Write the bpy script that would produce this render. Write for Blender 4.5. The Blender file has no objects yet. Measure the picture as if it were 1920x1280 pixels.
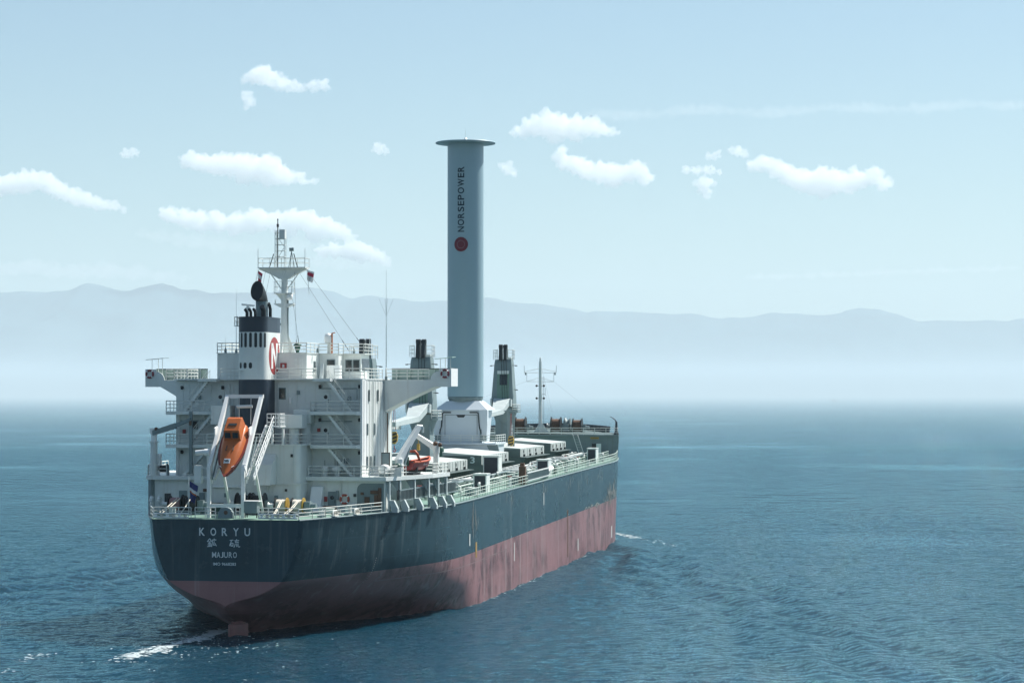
import bpy, bmesh, math, random
import numpy as np
from mathutils import Vector, Matrix, Euler, noise as mnoise

random.seed(7)
rng = np.random.default_rng(11)
scene = bpy.context.scene
COL = scene.collection
R = math.radians

# ------------------------------------------------------------------ camera
CAM_H = 23.2
cam_data = bpy.data.cameras.new("camera")
cam_data.sensor_width = 36.0
cam_data.lens = 84.375                       # 4500 px focal length on a 1920 px wide frame
cam_data.clip_start = 1.0
cam_data.clip_end = 400000.0
cam = bpy.data.objects.new("camera", cam_data)
COL.objects.link(cam)
cam.location = (0, 0, CAM_H)
cam.rotation_euler = (R(90) + math.atan(97.5 / 4500.0), 0, 0)
scene.camera = cam

# ------------------------------------------------------------------ sky and sun
SUN_EL, SUN_AZ = R(53), R(51)                # azimuth to the right of the viewing direction (+Y)
world = bpy.data.worlds.new("World")
scene.world = world
world.use_nodes = True
wn, wl = world.node_tree.nodes, world.node_tree.links
wn.clear()
sky = wn.new('ShaderNodeTexSky')
sky.sky_type = 'NISHITA'
sky.sun_disc = False
sky.sun_elevation = SUN_EL
sky.sun_rotation = SUN_AZ
sky.altitude = 20
sky.air_density = 1.0
sky.dust_density = 1.0
sky.ozone_density = 2.0
bg = wn.new('ShaderNodeBackground')
bg.inputs['Strength'].default_value = 0.068
wo = wn.new('ShaderNodeOutputWorld')
tint = wn.new('ShaderNodeMix'); tint.data_type = 'RGBA'; tint.blend_type = 'MULTIPLY'; tint.inputs[0].default_value = 1.0
tint.inputs[7].default_value = (0.84, 0.985, 0.985, 1)          # the cyan cast of the day's sky
wl.new(sky.outputs[0], tint.inputs[6]); wl.new(tint.outputs[2], bg.inputs['Color'])
wl.new(bg.outputs[0], wo.inputs['Surface'])

sun_data = bpy.data.lights.new("sun", 'SUN')
sun_data.energy = 4.8
sun_data.angle = R(0.55)
sun_data.color = (1.0, 0.965, 0.90)
sun = bpy.data.objects.new("sun", sun_data)
COL.objects.link(sun)
sd = Vector((math.sin(SUN_AZ) * math.cos(SUN_EL), math.cos(SUN_AZ) * math.cos(SUN_EL), math.sin(SUN_EL)))
sun.rotation_euler = sd.to_track_quat('Z', 'Y').to_euler()
sun.location = (200, 200, 400)

# ------------------------------------------------------------------ render settings
scene.view_settings.view_transform = 'Standard'
scene.view_settings.look = 'None'
scene.view_settings.exposure = 0.71
scene.view_settings.gamma = 1.0
scene.render.engine = 'CYCLES'
scene.cycles.max_bounces = 14
scene.cycles.volume_bounces = 12
scene.cycles.use_denoising = True
scene.cycles.caustics_reflective = False
scene.cycles.caustics_refractive = False

# ------------------------------------------------------------------ ship frame: x = starboard, y = forward, z = up
TH = 0.179
_sn, _cs = math.sin(TH), math.cos(TH)
S1 = 56.486
def W(x, y, z=0.0):
    """ship coordinates to world coordinates"""
    y = y - S1
    return Vector((-17.03 + y * _sn + x * _cs, 282.57 + y * _cs - x * _sn, z))
def deck_z(s):
    return 11.3 + 0.0085 * s

# ------------------------------------------------------------------ materials
def new_mat(name):
    m = bpy.data.materials.new(name)
    m.use_nodes = True
    nt = m.node_tree
    b = nt.nodes['Principled BSDF']
    return m, nt, b

def paint(name, col, rough=0.45, var=0.10, scale=0.6, streak=0.0, streak_col=(0.16, 0.09, 0.05), metal=0.0, bump=0.0, spec=0.4, grime=0.0):
    """painted steel: patchy tone, optional rust or grime streaks running down"""
    m, nt, b = new_mat(name)
    N, L = nt.nodes, nt.links
    tc = N.new('ShaderNodeTexCoord')
    n1 = N.new('ShaderNodeTexNoise'); n1.inputs['Scale'].default_value = scale; n1.inputs['Detail'].default_value = 6
    n1.inputs['Roughness'].default_value = 0.65
    L.new(tc.outputs['Object'], n1.inputs['Vector'])
    r = N.new('ShaderNodeMapRange'); r.inputs[1].default_value = 0.3; r.inputs[2].default_value = 0.7
    r.inputs[3].default_value = 1 - var; r.inputs[4].default_value = 1 + var
    L.new(n1.outputs['Fac'], r.inputs[0])
    mul = N.new('ShaderNodeMix'); mul.data_type = 'RGBA'; mul.blend_type = 'MULTIPLY'; mul.inputs[0].default_value = 1
    mul.inputs[6].default_value = (*col, 1)
    L.new(r.outputs[0], mul.inputs[7])
    out = mul.outputs[2]
    if streak > 0:
        mp = N.new('ShaderNodeMapping'); mp.inputs['Scale'].default_value = (2.4, 2.4, 0.12)
        L.new(tc.outputs['Object'], mp.inputs[0])
        n2 = N.new('ShaderNodeTexNoise'); n2.inputs['Scale'].default_value = 1.0; n2.inputs['Detail'].default_value = 5
        L.new(mp.outputs[0], n2.inputs['Vector'])
        r2 = N.new('ShaderNodeMapRange'); r2.inputs[1].default_value = 0.56; r2.inputs[2].default_value = 0.78
        r2.inputs[3].default_value = 0; r2.inputs[4].default_value = streak
        L.new(n2.outputs['Fac'], r2.inputs[0])
        mx = N.new('ShaderNodeMix'); mx.data_type = 'RGBA'
        L.new(r2.outputs[0], mx.inputs[0]); L.new(out, mx.inputs[6]); mx.inputs[7].default_value = (*streak_col, 1)
        out = mx.outputs[2]
    L.new(out, b.inputs['Base Color'])
    rr = N.new('ShaderNodeMapRange'); rr.inputs[3].default_value = max(rough - 0.1, 0.05); rr.inputs[4].default_value = min(rough + 0.12, 1)
    L.new(n1.outputs['Fac'], rr.inputs[0]); L.new(rr.outputs[0], b.inputs['Roughness'])
    b.inputs['Metallic'].default_value = metal
    b.inputs['Specular IOR Level'].default_value = spec
    if bump > 0:
        bp = N.new('ShaderNodeBump'); bp.inputs['Strength'].default_value = bump; bp.inputs['Distance'].default_value = 0.05
        L.new(n1.outputs['Fac'], bp.inputs['Height']); L.new(bp.outputs[0], b.inputs['Normal'])
    return m

# ------------------------------------------------------------------ mesh builder (collects shapes in ship coordinates)
class MB:
    def __init__(self):
        self.v, self.f, self.mi = [], [], []
        self.cur = 0
        self.smooth = []
    def add(self, vs, fs, smooth=False):
        o = len(self.v)
        self.v += [tuple(p) for p in vs]
        for f in fs:
            self.f.append([i + o for i in f]); self.mi.append(self.cur); self.smooth.append(smooth)
    def box(self, x0, x1, y0, y1, z0, z1):
        vs = [(x, y, z) for z in (z0, z1) for y in (y0, y1) for x in (x0, x1)]
        self.add(vs, [(0, 2, 3, 1), (4, 5, 7, 6), (0, 1, 5, 4), (2, 6, 7, 3), (0, 4, 6, 2), (1, 3, 7, 5)])
        return self
    def obox(self, c, size, rot=(0, 0, 0)):
        M = Euler(rot).to_matrix()
        c = Vector(c); hx, hy, hz = size[0] / 2, size[1] / 2, size[2] / 2
        vs = [c + M @ Vector((x, y, z)) for z in (-hz, hz) for y in (-hy, hy) for x in (-hx, hx)]
        self.add(vs, [(0, 2, 3, 1), (4, 5, 7, 6), (0, 1, 5, 4), (2, 6, 7, 3), (0, 4, 6, 2), (1, 3, 7, 5)])
        return self
    def beam(self, p0, p1, w, h, up=(0, 0, 1)):
        """rectangular bar from p0 to p1, w across, h in the up direction"""
        p0, p1 = Vector(p0), Vector(p1)
        d = (p1 - p0).normalized(); u = Vector(up)
        if abs(d.dot(u)) > 0.98: u = Vector((0, 1, 0))
        s = d.cross(u).normalized(); u = s.cross(d)
        vs = []
        for p in (p0, p1):
            for a, b in ((-1, -1), (1, -1), (1, 1), (-1, 1)):
                vs.append(p + s * a * w / 2 + u * b * h / 2)
        self.add(vs, [(3, 2, 1, 0), (4, 5, 6, 7), (0, 1, 5, 4), (1, 2, 6, 5), (2, 3, 7, 6), (3, 0, 4, 7)])
        return self
    def taper(self, p0, p1, s0, s1, up=(0, 0, 1)):
        """tapered bar: s0, s1 = (w, h) at either end"""
        p0, p1 = Vector(p0), Vector(p1)
        d = (p1 - p0).normalized(); u = Vector(up)
        if abs(d.dot(u)) > 0.98: u = Vector((0, 1, 0))
        s = d.cross(u).normalized(); u = s.cross(d)
        vs = []
        for p, (w, h) in ((p0, s0), (p1, s1)):
            for a, b in ((-1, -1), (1, -1), (1, 1), (-1, 1)):
                vs.append(p + s * a * w / 2 + u * b * h / 2)
        self.add(vs, [(3, 2, 1, 0), (4, 5, 6, 7), (0, 1, 5, 4), (1, 2, 6, 5), (2, 3, 7, 6), (3, 0, 4, 7)])
        return self
    def cyl(self, p0, p1, r0, r1=None, n=12, cap=True, smooth=True):
        p0, p1 = Vector(p0), Vector(p1)
        r1 = r0 if r1 is None else r1
        d = (p1 - p0).normalized()
        a = d.orthogonal().normalized(); b = d.cross(a)
        vs = []
        for p, r in ((p0, r0), (p1, r1)):
            for i in range(n):
                t = 2 * math.pi * i / n
                vs.append(p + a * (r * math.cos(t)) + b * (r * math.sin(t)))
        self.add(vs, [(i, (i + 1) % n, n + (i + 1) % n, n + i) for i in range(n)], smooth)
        if cap:
            self.add(vs[:n], [tuple(range(n - 1, -1, -1))]); self.add(vs[n:], [tuple(range(n))])
        return self
    def tube(self, pts, r, n=8, closed=False):
        pts = [Vector(p) for p in pts]
        m = len(pts); rings = []
        a = None
        for i, p in enumerate(pts):
            if closed: d = (pts[(i + 1) % m] - pts[i - 1])
            else: d = pts[min(i + 1, m - 1)] - pts[max(i - 1, 0)]
            d.normalize()
            if a is None: a = d.orthogonal().normalized()
            else:
                a = a - d * a.dot(d)
                a = a.normalized() if a.length > 1e-6 else d.orthogonal().normalized()
            b = d.cross(a)
            rr = r[i] if isinstance(r, (list, tuple)) else r
            rings.append([p + a * (rr * math.cos(2 * math.pi * k / n)) + b * (rr * math.sin(2 * math.pi * k / n)) for k in range(n)])
        vs = [q for ring in rings for q in ring]
        fs = []
        for i in range(m if closed else m - 1):
            j = (i + 1) % m
            for k in range(n):
                fs.append((i * n + k, i * n + (k + 1) % n, j * n + (k + 1) % n, j * n + k))
        self.add(vs, fs, True)
        if not closed:
            self.add(rings[0], [tuple(range(n - 1, -1, -1))]); self.add(rings[-1], [tuple(range(n))])
        return self
    def lathe(self, c, prof, n=24, axis='z', smooth=True):
        """prof = [(r, h)...] turned about an axis through c"""
        c = Vector(c); vs, fs = [], []
        for r, h in prof:
            for i in range(n):
                t = 2 * math.pi * i / n; u, v = r * math.cos(t), r * math.sin(t)
                vs.append(c + Vector({'z': (u, v, h), 'x': (h, u, v), 'y': (v, h, u)}[axis]))
        for k in range(len(prof) - 1):
            for i in range(n):
                fs.append((k * n + i, k * n + (i + 1) % n, (k + 1) * n + (i + 1) % n, (k + 1) * n + i))
        self.add(vs, fs, smooth)
        m = len(prof) - 1
        if prof[0][0] > 1e-4: self.add(vs[:n], [tuple(range(n - 1, -1, -1))])
        if prof[m][0] > 1e-4: self.add(vs[m * n:], [tuple(range(n))])
        return self
    def prism(self, poly, a, b, plane='xz'):
        """polygon in a plane, extruded from a to b along the remaining axis"""
        n = len(poly)
        def P(u, v, w):
            return {'xz': (u, w, v), 'yz': (w, u, v), 'xy': (u, v, w)}[plane]
        vs = [P(u, v, a) for u, v in poly] + [P(u, v, b) for u, v in poly]
        ar = sum(poly[i][0] * poly[(i + 1) % n][1] - poly[(i + 1) % n][0] * poly[i][1] for i in range(n))
        flip = (ar > 0) == (plane != 'xz')
        flip = flip if b > a else not flip
        fs = [tuple(range(n)), tuple(range(2 * n - 1, n - 1, -1))] + [(i, n + i, n + (i + 1) % n, (i + 1) % n) for i in range(n)]
        if flip: fs = [tuple(reversed(f)) for f in fs]
        self.add(vs, fs)
        return self
    def ball(self, c, r, sx=1, sy=1, sz=1, n=14, m=9):
        prof = [(max(r * math.sin(math.pi * k / m), 1e-5), -r * math.cos(math.pi * k / m)) for k in range(m + 1)]
        o = len(self.v)
        self.lathe((0, 0, 0), prof, n)
        for i in range(o, len(self.v)):
            x, y, z = self.v[i]; self.v[i] = (c[0] + x * sx, c[1] + y * sy, c[2] + z * sz)
        return self
    def torus(self, c, R0, r, axis='y', n=24, m=8, a0=0.0, a1=2 * math.pi):
        c = Vector(c); pts = []
        full = abs(a1 - a0 - 2 * math.pi) < 1e-6
        k = n if full else n + 1
        for i in range(k):
            t = a0 + (a1 - a0) * i / n; u, v = R0 * math.cos(t), R0 * math.sin(t)
            pts.append(c + Vector({'y': (u, 0, v), 'x': (0, u, v), 'z': (u, v, 0)}[axis]))
        return self.tube(pts, r, m, closed=full)
    def build(self, name, mats, parent=None, base=None, bevel=0.0):
        """link as one mesh object; under a parent the mesh is relative to the parent's base"""
        root = parent
        while root is not None and root.parent is not None: root = root.parent
        if base is None: base = Vector(root['_b']) if root is not None else Vector((0, 0, 0))
        base = Vector(base)
        me = bpy.data.meshes.new(name)
        me.from_pydata([(x - base.x, y - base.y, z - base.z) for x, y, z in self.v], [], self.f)
        mats = mats if isinstance(mats, (list, tuple)) else [mats]
        for m in mats: me.materials.append(m)
        me.polygons.foreach_set('material_index', self.mi)
        me.polygons.foreach_set('use_smooth', self.smooth)
        me.update()
        o = bpy.data.objects.new(name, me)
        COL.objects.link(o)
        if parent is not None:
            o.parent = parent
        else:
            o.location = W(*base); o.rotation_euler = (0, 0, -TH); o['_b'] = tuple(base)
        if bevel > 0:
            md = o.modifiers.new('bevel', 'BEVEL'); md.width = bevel; md.segments = 2; md.limit_method = 'ANGLE'
        return o

def thing(name, label, cat, base, group=None):
    o = bpy.data.objects.new(name, None)
    COL.objects.link(o)
    o.empty_display_size = 0.5
    o['_b'] = tuple(base)
    o.location = W(*base); o.rotation_euler = (0, 0, -TH)
    o['label'] = label; o['category'] = cat
    if group: o['group'] = group
    return o

def tag(o, label, cat, group=None):
    o['label'] = label; o['category'] = cat
    if group: o['group'] = group
    return o

def dup(root, base, label, group=None, rot=0.0):
    """copy a thing with its parts and sub-parts to a new base in ship coordinates"""
    r = root.copy(); COL.objects.link(r)
    r.location = W(*base); r.rotation_euler = (0, 0, -TH + rot)
    r['_b'] = tuple(base); r['label'] = label
    if group: r['group'] = group
    for ch in list(root.children):
        c = ch.copy(); COL.objects.link(c); c.parent = r
        for g in list(ch.children):
            d = g.copy(); COL.objects.link(d); d.parent = c
    return r

def lerp(a, b, t):
    return a + (b - a) * t

def rail(mb, pts, h=1.1, n=3, gap=1.6, r=0.038, posts=True):
    """guard rail along a polyline of deck points"""
    pts = [Vector(p) for p in pts]
    for a, b in zip(pts[:-1], pts[1:]):
        L = (b - a).length
        k = max(1, round(L / gap))
        if posts:
            for i in range(k + 1):
                p = a.lerp(b, i / k)
                mb.cyl(p, p + Vector((0, 0, h)), r * 1.15, n=5, cap=False)
        for j in range(n):
            z = h * (j + 1) / n
            mb.cyl(a + Vector((0, 0, z)), b + Vector((0, 0, z)), r if j < n - 1 else r * 1.25, n=5, cap=False)
    return mb

def pchip(xs, ys, x):
    """monotone cubic through the points"""
    xs, ys = np.asarray(xs, float), np.asarray(ys, float)
    h = np.diff(xs); d = np.diff(ys) / h
    m = np.zeros_like(ys)
    for i in range(1, len(xs) - 1):
        if d[i - 1] * d[i] > 0:
            w1, w2 = 2 * h[i] + h[i - 1], h[i] + 2 * h[i - 1]
            m[i] = (w1 + w2) / (w1 / d[i - 1] + w2 / d[i])
    m[0], m[-1] = d[0], d[-1]
    x = np.clip(np.asarray(x, float), xs[0], xs[-1])
    i = np.clip(np.searchsorted(xs, x) - 1, 0, len(h) - 1)
    t = (x - xs[i]) / h[i]
    return ((1 + 2 * t) * (1 - t) ** 2 * ys[i] + t * (1 - t) ** 2 * h[i] * m[i]
            + t * t * (3 - 2 * t) * ys[i + 1] + t * t * (t - 1) * h[i] * m[i + 1])

# ================================================================== THE SETTING
# ------------------------------------------------------------------ sea
_k = []
for i in range(110):
    lam = 0.85 * (2.6 / 0.85) ** rng.random()
    ang = rng.normal(R(76), R(42))           # travelling roughly towards the camera
    a = 0.0048 * lam
    _k.append((2 * math.pi / lam * math.cos(ang), 2 * math.pi / lam * math.sin(ang), rng.random() * 6.283, a, lam))
for i in range(36):                          # low, longer sea under the ripples
    lam = 4.5 * (15.0 / 4.5) ** rng.random(); ang = rng.normal(R(80), R(30))
    _k.append((2 * math.pi / lam * math.cos(ang), 2 * math.pi / lam * math.sin(ang), rng.random() * 6.283, 0.0012 * lam, lam))
BOW = W(0, 196)
_aft = Vector((-_sn, -_cs))
def wave_z(X, Y, cut=0.0):
    z = np.zeros_like(X)
    gust = 0.75 + 0.35 * np.sin(X * 0.021 + 1.3 * np.sin(Y * 0.013)) * np.sin(Y * 0.017 + 0.9 * np.sin(X * 0.011))
    for kx, ky, ph, a, lam in _k:
        z += a * np.sin(kx * X + ky * Y + ph) * np.clip((lam - cut) / np.maximum(cut, 1e-3), 0, 1)
    z *= gust
    # bow wave arms spreading from the stem
    for side in (1, -1):
        ang = R(17.5) * side
        dx = _aft.x * math.cos(ang) - _aft.y * math.sin(ang); dy = _aft.x * math.sin(ang) + _aft.y * math.cos(ang)
        px, py = X - BOW.x, Y - BOW.y
        u = px * dx + py * dy
        v = (px * dy - py * dx) * -side          # positive = outside the arm
        env = np.exp(-((v + 1.5) / (3.0 + 0.055 * np.maximum(u, 0))) ** 2) * (u > 18) * np.clip((u - 18) / 14, 0, 1)
        amp = 0.48 * np.exp(-np.maximum(u, 0) / 300)
        cut_f = np.clip((6.5 - cut) / 3, 0, 1)
        wob = 0.9 * np.sin(u * 0.16 + 0.4 * v) + 0.6 * np.sin(u * 0.071)
        z += env * amp * cut_f * (np.sin(2 * math.pi * (v * 0.82 + u * 0.10) / 6.2 + wob) + 0.5 * np.sin(2 * math.pi * (v * 0.7 - u * 0.16) / 4.1 + 1.0))
    # stern wash
    px, py = X - W(0, 4).x, Y - W(0, 4).y
    u = px * _aft.x + py * _aft.y; v = px * _aft.y - py * _aft.x
    env = np.exp(-(v / (2.0 + 0.08 * np.maximum(u, 0))) ** 2) * (u > 0) * np.exp(-np.maximum(u, 0) / 60)
    z += 0.12 * env * np.sin(2 * math.pi * u / 5.0 + 0.8 * np.sin(v)) * np.clip((5 - cut) / 3, 0, 1)
    for sgn in (1, -1):
        e2 = np.exp(-((np.abs(v) - 3 - 0.30 * u) / (1.2 + 0.04 * np.maximum(u, 0))) ** 2) * (u > 0) * np.exp(-np.maximum(u, 0) / 60)
        z += 0.05 * e2 * np.sin(2 * math.pi * (u + v * sgn * 0.6) / 4.5) * np.clip((4.5 - cut) / 3, 0, 1)
    return z

def spaced(core0, core1, step, lo, hi, grow, knee=3.0):
    a = list(np.arange(core0, core1, step))
    s, x = step, a[-1]
    while x < hi:
        s *= grow if s < knee else 1.05; x += s; a.append(min(x, hi))
    s, x = step, a[0]; left = []
    while x > lo:
        s *= grow if s < knee else 1.05; x -= s; left.append(max(x, lo))
    return np.array(left[::-1] + a)

gx = spaced(-64, 84, 0.40, -30000, 30000, 1.009)
gy = spaced(194, 410, 0.40, 20, 34000, 1.0045)
GX, GY = np.meshgrid(gx, gy)
cutx = np.gradient(gx)[None, :] * np.ones_like(GX); cuty = np.gradient(gy)[:, None] * np.ones_like(GX)
GZ = wave_z(GX, GY, 2.2 * np.maximum(cutx, cuty))
nx, ny = len(gx), len(gy)
me = bpy.data.meshes.new("sea")
me.vertices.add(nx * ny)
me.vertices.foreach_set('co', np.stack([GX, GY, GZ], -1).astype(np.float32).ravel())
ii, jj = np.meshgrid(np.arange(nx - 1), np.arange(ny - 1))
q = (jj * nx + ii).ravel()
quads = np.stack([q, q + 1, q + 1 + nx, q + nx], -1).astype(np.int32)
me.loops.add(quads.size); me.loops.foreach_set('vertex_index', quads.ravel())
me.polygons.add(len(quads))
me.polygons.foreach_set('loop_start', np.arange(len(quads), dtype=np.int32) * 4)
me.polygons.foreach_set('loop_total', np.full(len(quads), 4, np.int32))
me.polygons.foreach_set('use_smooth', np.ones(len(quads), bool))
me.update(calc_edges=True)
sea = bpy.data.objects.new("sea", me); COL.objects.link(sea)
sea['kind'] = 'structure'

m, nt, b = new_mat("sea_water"); N, L = nt.nodes, nt.links
geo = N.new('ShaderNodeNewGeometry')
def sea_noise(scale, sx, sy, rot, detail=3, rough=0.55):
    mp = N.new('ShaderNodeMapping'); mp.inputs['Scale'].default_value = (sx, sy, 1); mp.inputs['Rotation'].default_value = (0, 0, rot)
    L.new(geo.outputs['Position'], mp.inputs[0])
    n = N.new('ShaderNodeTexNoise'); n.inputs['Scale'].default_value = scale; n.inputs['Detail'].default_value = detail
    n.inputs['Roughness'].default_value = rough
    L.new(mp.outputs[0], n.inputs['Vector'])
    return n
r1 = sea_noise(1.0, 1.0, 1.7, 0.25, 5, 0.62)
r2 = sea_noise(2.6, 1.0, 1.7, -0.3, 3, 0.6)
r3 = sea_noise(0.14, 1.0, 1.9, 0.1, 6, 0.7)       # longer sea for the far water
slick = sea_noise(0.0065, 1.0, 1.15, 0.03, 5, 0.6)  # long smooth streaks of calmer water
sl = N.new('ShaderNodeMapRange'); sl.inputs[1].default_value = 0.55; sl.inputs[2].default_value = 0.72; sl.inputs[3].default_value = 1; sl.inputs[4].default_value = 0.28
L.new(slick.outputs['Fac'], sl.inputs[0])
bp3 = N.new('ShaderNodeBump'); bp3.inputs['Distance'].default_value = 1.5
s3 = N.new('ShaderNodeMath'); s3.operation = 'MULTIPLY'; s3.inputs[1].default_value = 0.55
L.new(sl.outputs[0], s3.inputs[0]); L.new(s3.outputs[0], bp3.inputs['Strength']); L.new(r3.outputs['Fac'], bp3.inputs['Height'])
bp1 = N.new('ShaderNodeBump'); bp1.inputs['Distance'].default_value = 0.5
s1 = N.new('ShaderNodeMath'); s1.operation = 'MULTIPLY'; s1.inputs[1].default_value = 0.85
L.new(sl.outputs[0], s1.inputs[0]); L.new(s1.outputs[0], bp1.inputs['Strength']); L.new(r1.outputs['Fac'], bp1.inputs['Height'])
L.new(bp3.outputs[0], bp1.inputs['Normal'])
bp2 = N.new('ShaderNodeBump'); bp2.inputs['Distance'].default_value = 0.22
s2 = N.new('ShaderNodeMath'); s2.operation = 'MULTIPLY'; s2.inputs[1].default_value = 0.6; L.new(sl.outputs[0], s2.inputs[0]); L.new(s2.outputs[0], bp2.inputs['Strength']); L.new(r2.outputs['Fac'], bp2.inputs['Height']); L.new(bp1.outputs[0], bp2.inputs['Normal'])
# deep water: a dark body under a blue-tinted mirror
N.remove(b)
out_ = [n for n in N if n.type == 'OUTPUT_MATERIAL'][0]
fz = N.new('ShaderNodeFresnel'); fz.inputs['IOR'].default_value = 1.50; L.new(bp2.outputs[0], fz.inputs['Normal'])
df = N.new('ShaderNodeBsdfDiffuse'); df.inputs['Color'].default_value = (0.002, 0.032, 0.056, 1); L.new(bp2.outputs[0], df.inputs['Normal'])
gl = N.new('ShaderNodeBsdfGlossy'); gl.inputs['Color'].default_value = (0.66, 0.94, 1.0, 1); gl.inputs['Roughness'].default_value = 0.06; L.new(bp2.outputs[0], gl.inputs['Normal'])
mx_ = N.new('ShaderNodeMixShader'); L.new(fz.outputs[0], mx_.inputs[0]); L.new(df.outputs[0], mx_.inputs[1]); L.new(gl.outputs[0], mx_.inputs[2])
L.new(mx_.outputs[0], out_.inputs['Surface'])
me.materials.append(m)

# ------------------------------------------------------------------ mountains across the bay
def ridge_mesh(name, dist, depth, prof, seed, base_y, mat, rough=0.16):
    """a range whose crest follows prof = [(bearing px, height px)] measured at the crest's distance"""
    xs = np.linspace(-17000, 17000, 1000) * dist / 30000.0
    px = [p[0] for p in prof]; hz = [(737.5 - p[1]) * dist / 4500.0 + CAM_H for p in prof]
    crest = pchip(px, hz, 960 + xs * 4500.0 / dist)
    crest = crest + np.array([mnoise.fractal(Vector((x / 420.0, seed, 1.7)), 0.75, 2.1, 5) * 26 * dist / 30000 for x in xs])
    rows = 46; verts = []
    for j in range(rows):
        t = j / (rows - 1)                     # 0 = foot on the near side, 1 = behind the crest
        for i, x in enumerate(xs):
            u = t / 0.8
            y = base_y + (dist - base_y) * min(u, 1.0) + max(u - 1, 0) * depth
            n = mnoise.fractal(Vector((x / 1800.0 + seed, y / 2600.0, seed)), 0.9, 2.1, 5)
            n2 = abs(mnoise.noise(Vector((x / 900.0, y / 3500.0, seed + 3))))
            if u <= 1:
                f = u ** 1.15
                h = crest[i] * (f + rough * 2.2 * n * f * (1 - f) * 2 - 0.5 * n2 * f * (1 - f))
            else:
                h = crest[i] * (1 - (u - 1) * 2.5)
            verts.append((x, y, max(h, -6) - (2 if t == 0 else 0)))
    n = len(xs)
    faces = [(j * n + i, j * n + i + 1, (j + 1) * n + i + 1, (j + 1) * n + i) for j in range(rows - 1) for i in range(n - 1)]
    me = bpy.data.meshes.new(name); me.from_pydata(verts, [], faces); me.update()
    me.polygons.foreach_set('use_smooth', [True] * len(faces))
    me.materials.append(mat)
    o = bpy.data.objects.new(name, me); COL.objects.link(o); o['kind'] = 'structure'
    return o
mt = paint("hazy_forest_slope", (0.045, 0.085, 0.100), 0.95, 0.35, 0.002, spec=0.1)  # forest tone lifted towards blue, part of the distance haze put into the colour
crest_px = [(-1600, 600), (-1100, 570), (-700, 585), (-400, 556), (-200, 560), (0, 549), (40, 547), (80, 548), (110, 545), (135, 541), (165, 533), (190, 535), (215, 541), (240, 542), (270, 538), (295, 533), (320, 535), (340, 541), (370, 543),
            (400, 550), (420, 547), (455, 552), (500, 550), (530, 545), (560, 541), (590, 538), (610, 542), (625, 546), (645, 554), (660, 558), (690, 554), (720, 557), (760, 564), (800, 567), (840, 564), (880, 559), (905, 558),
            (950, 566), (980, 568), (1010, 571), (1050, 577), (1075, 580), (1100, 585), (1130, 581), (1165, 582), (1200, 587), (1250, 590), (1290, 586), (1320, 590), (1340, 594), (1420, 592), (1450, 588), (1490, 590),
            (1540, 590), (1570, 588), (1610, 580), (1640, 581), (1660, 583), (1690, 590), (1710, 597), (1730, 603), (1760, 602), (1800, 600), (1860, 602), (1900, 598), (1920, 596), (2100, 592), (2300, 600), (2700, 575), (3200, 610), (3600, 640)]
ridge_mesh("mountains", 30000, 3000, crest_px, 4.2, 23500, mt)

# ------------------------------------------------------------------ haze
hz = MB(); 
me = bpy.data.meshes.new("haze")
bxv = [(x, y, z) for z in (-8, 1650) for y in (-3000, 36000) for x in (-34000, 34000)]
me.from_pydata(bxv, [], [(0, 2, 3, 1), (4, 5, 7, 6), (0, 1, 5, 4), (2, 6, 7, 3), (0, 4, 6, 2), (1, 3, 7, 5)])
haze = bpy.data.objects.new("haze", me); COL.objects.link(haze); haze['kind'] = 'stuff'
m = bpy.data.materials.new("haze_air"); m.use_nodes = True; nt = m.node_tree; nt.nodes.clear()
vo = nt.nodes.new('ShaderNodeVolumePrincipled'); ou = nt.nodes.new('ShaderNodeOutputMaterial')
vo.inputs['Color'].default_value = (0.80, 0.92, 0.98, 1); vo.inputs['Density'].default_value = 4.3e-5
vo.inputs['Anisotropy'].default_value = 0.05
nt.links.new(vo.outputs[0], ou.inputs['Volume'])
me.materials.append(m)

# low bank of mist lying on the far water at the foot of the mountains
me = bpy.data.meshes.new("fog_bank")
sec_ = [(900, -1.5), (24500, -1.5), (24000, 60), (23300, 140), (22600, 230), (22000, 320), (21500, 420), (21150, 530), (20900, 660), (20700, 830), (20600, 900), (20500, 830), (20300, 660), (20000, 530), (19600, 430), (18900, 345), (17800, 275), (16000, 220), (13500, 165), (10500, 115), (7000, 74), (4000, 46), (2500, 34), (1700, 25), (1200, 12)]
NS = len(sec_)
xs_ = [-12000, 12000]
vs = [(x, y, z) for x in xs_ for y, z in sec_]
me.from_pydata(vs, [], [tuple(range(NS - 1, -1, -1)), tuple(range(NS, 2 * NS))] + [(i, (i + 1) % NS, NS + (i + 1) % NS, NS + i) for i in range(NS)])
bmx = bmesh.new(); bmx.from_mesh(me); bmesh.ops.recalc_face_normals(bmx, faces=bmx.faces); bmx.to_mesh(me); bmx.free()
fog = bpy.data.objects.new("fog_bank", me); COL.objects.link(fog); fog['kind'] = 'stuff'
m = bpy.data.materials.new("mist"); m.use_nodes = True; nt = m.node_tree; nt.nodes.clear()
vo = nt.nodes.new('ShaderNodeVolumePrincipled'); ou = nt.nodes.new('ShaderNodeOutputMaterial')
vo.inputs['Color'].default_value = (0.74, 0.84, 0.885, 1); vo.inputs['Density'].default_value = 2.5e-4; vo.inputs['Anisotropy'].default_value = 0.0
nt.links.new(vo.outputs[0], ou.inputs['Volume']); me.materials.append(m)

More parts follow.
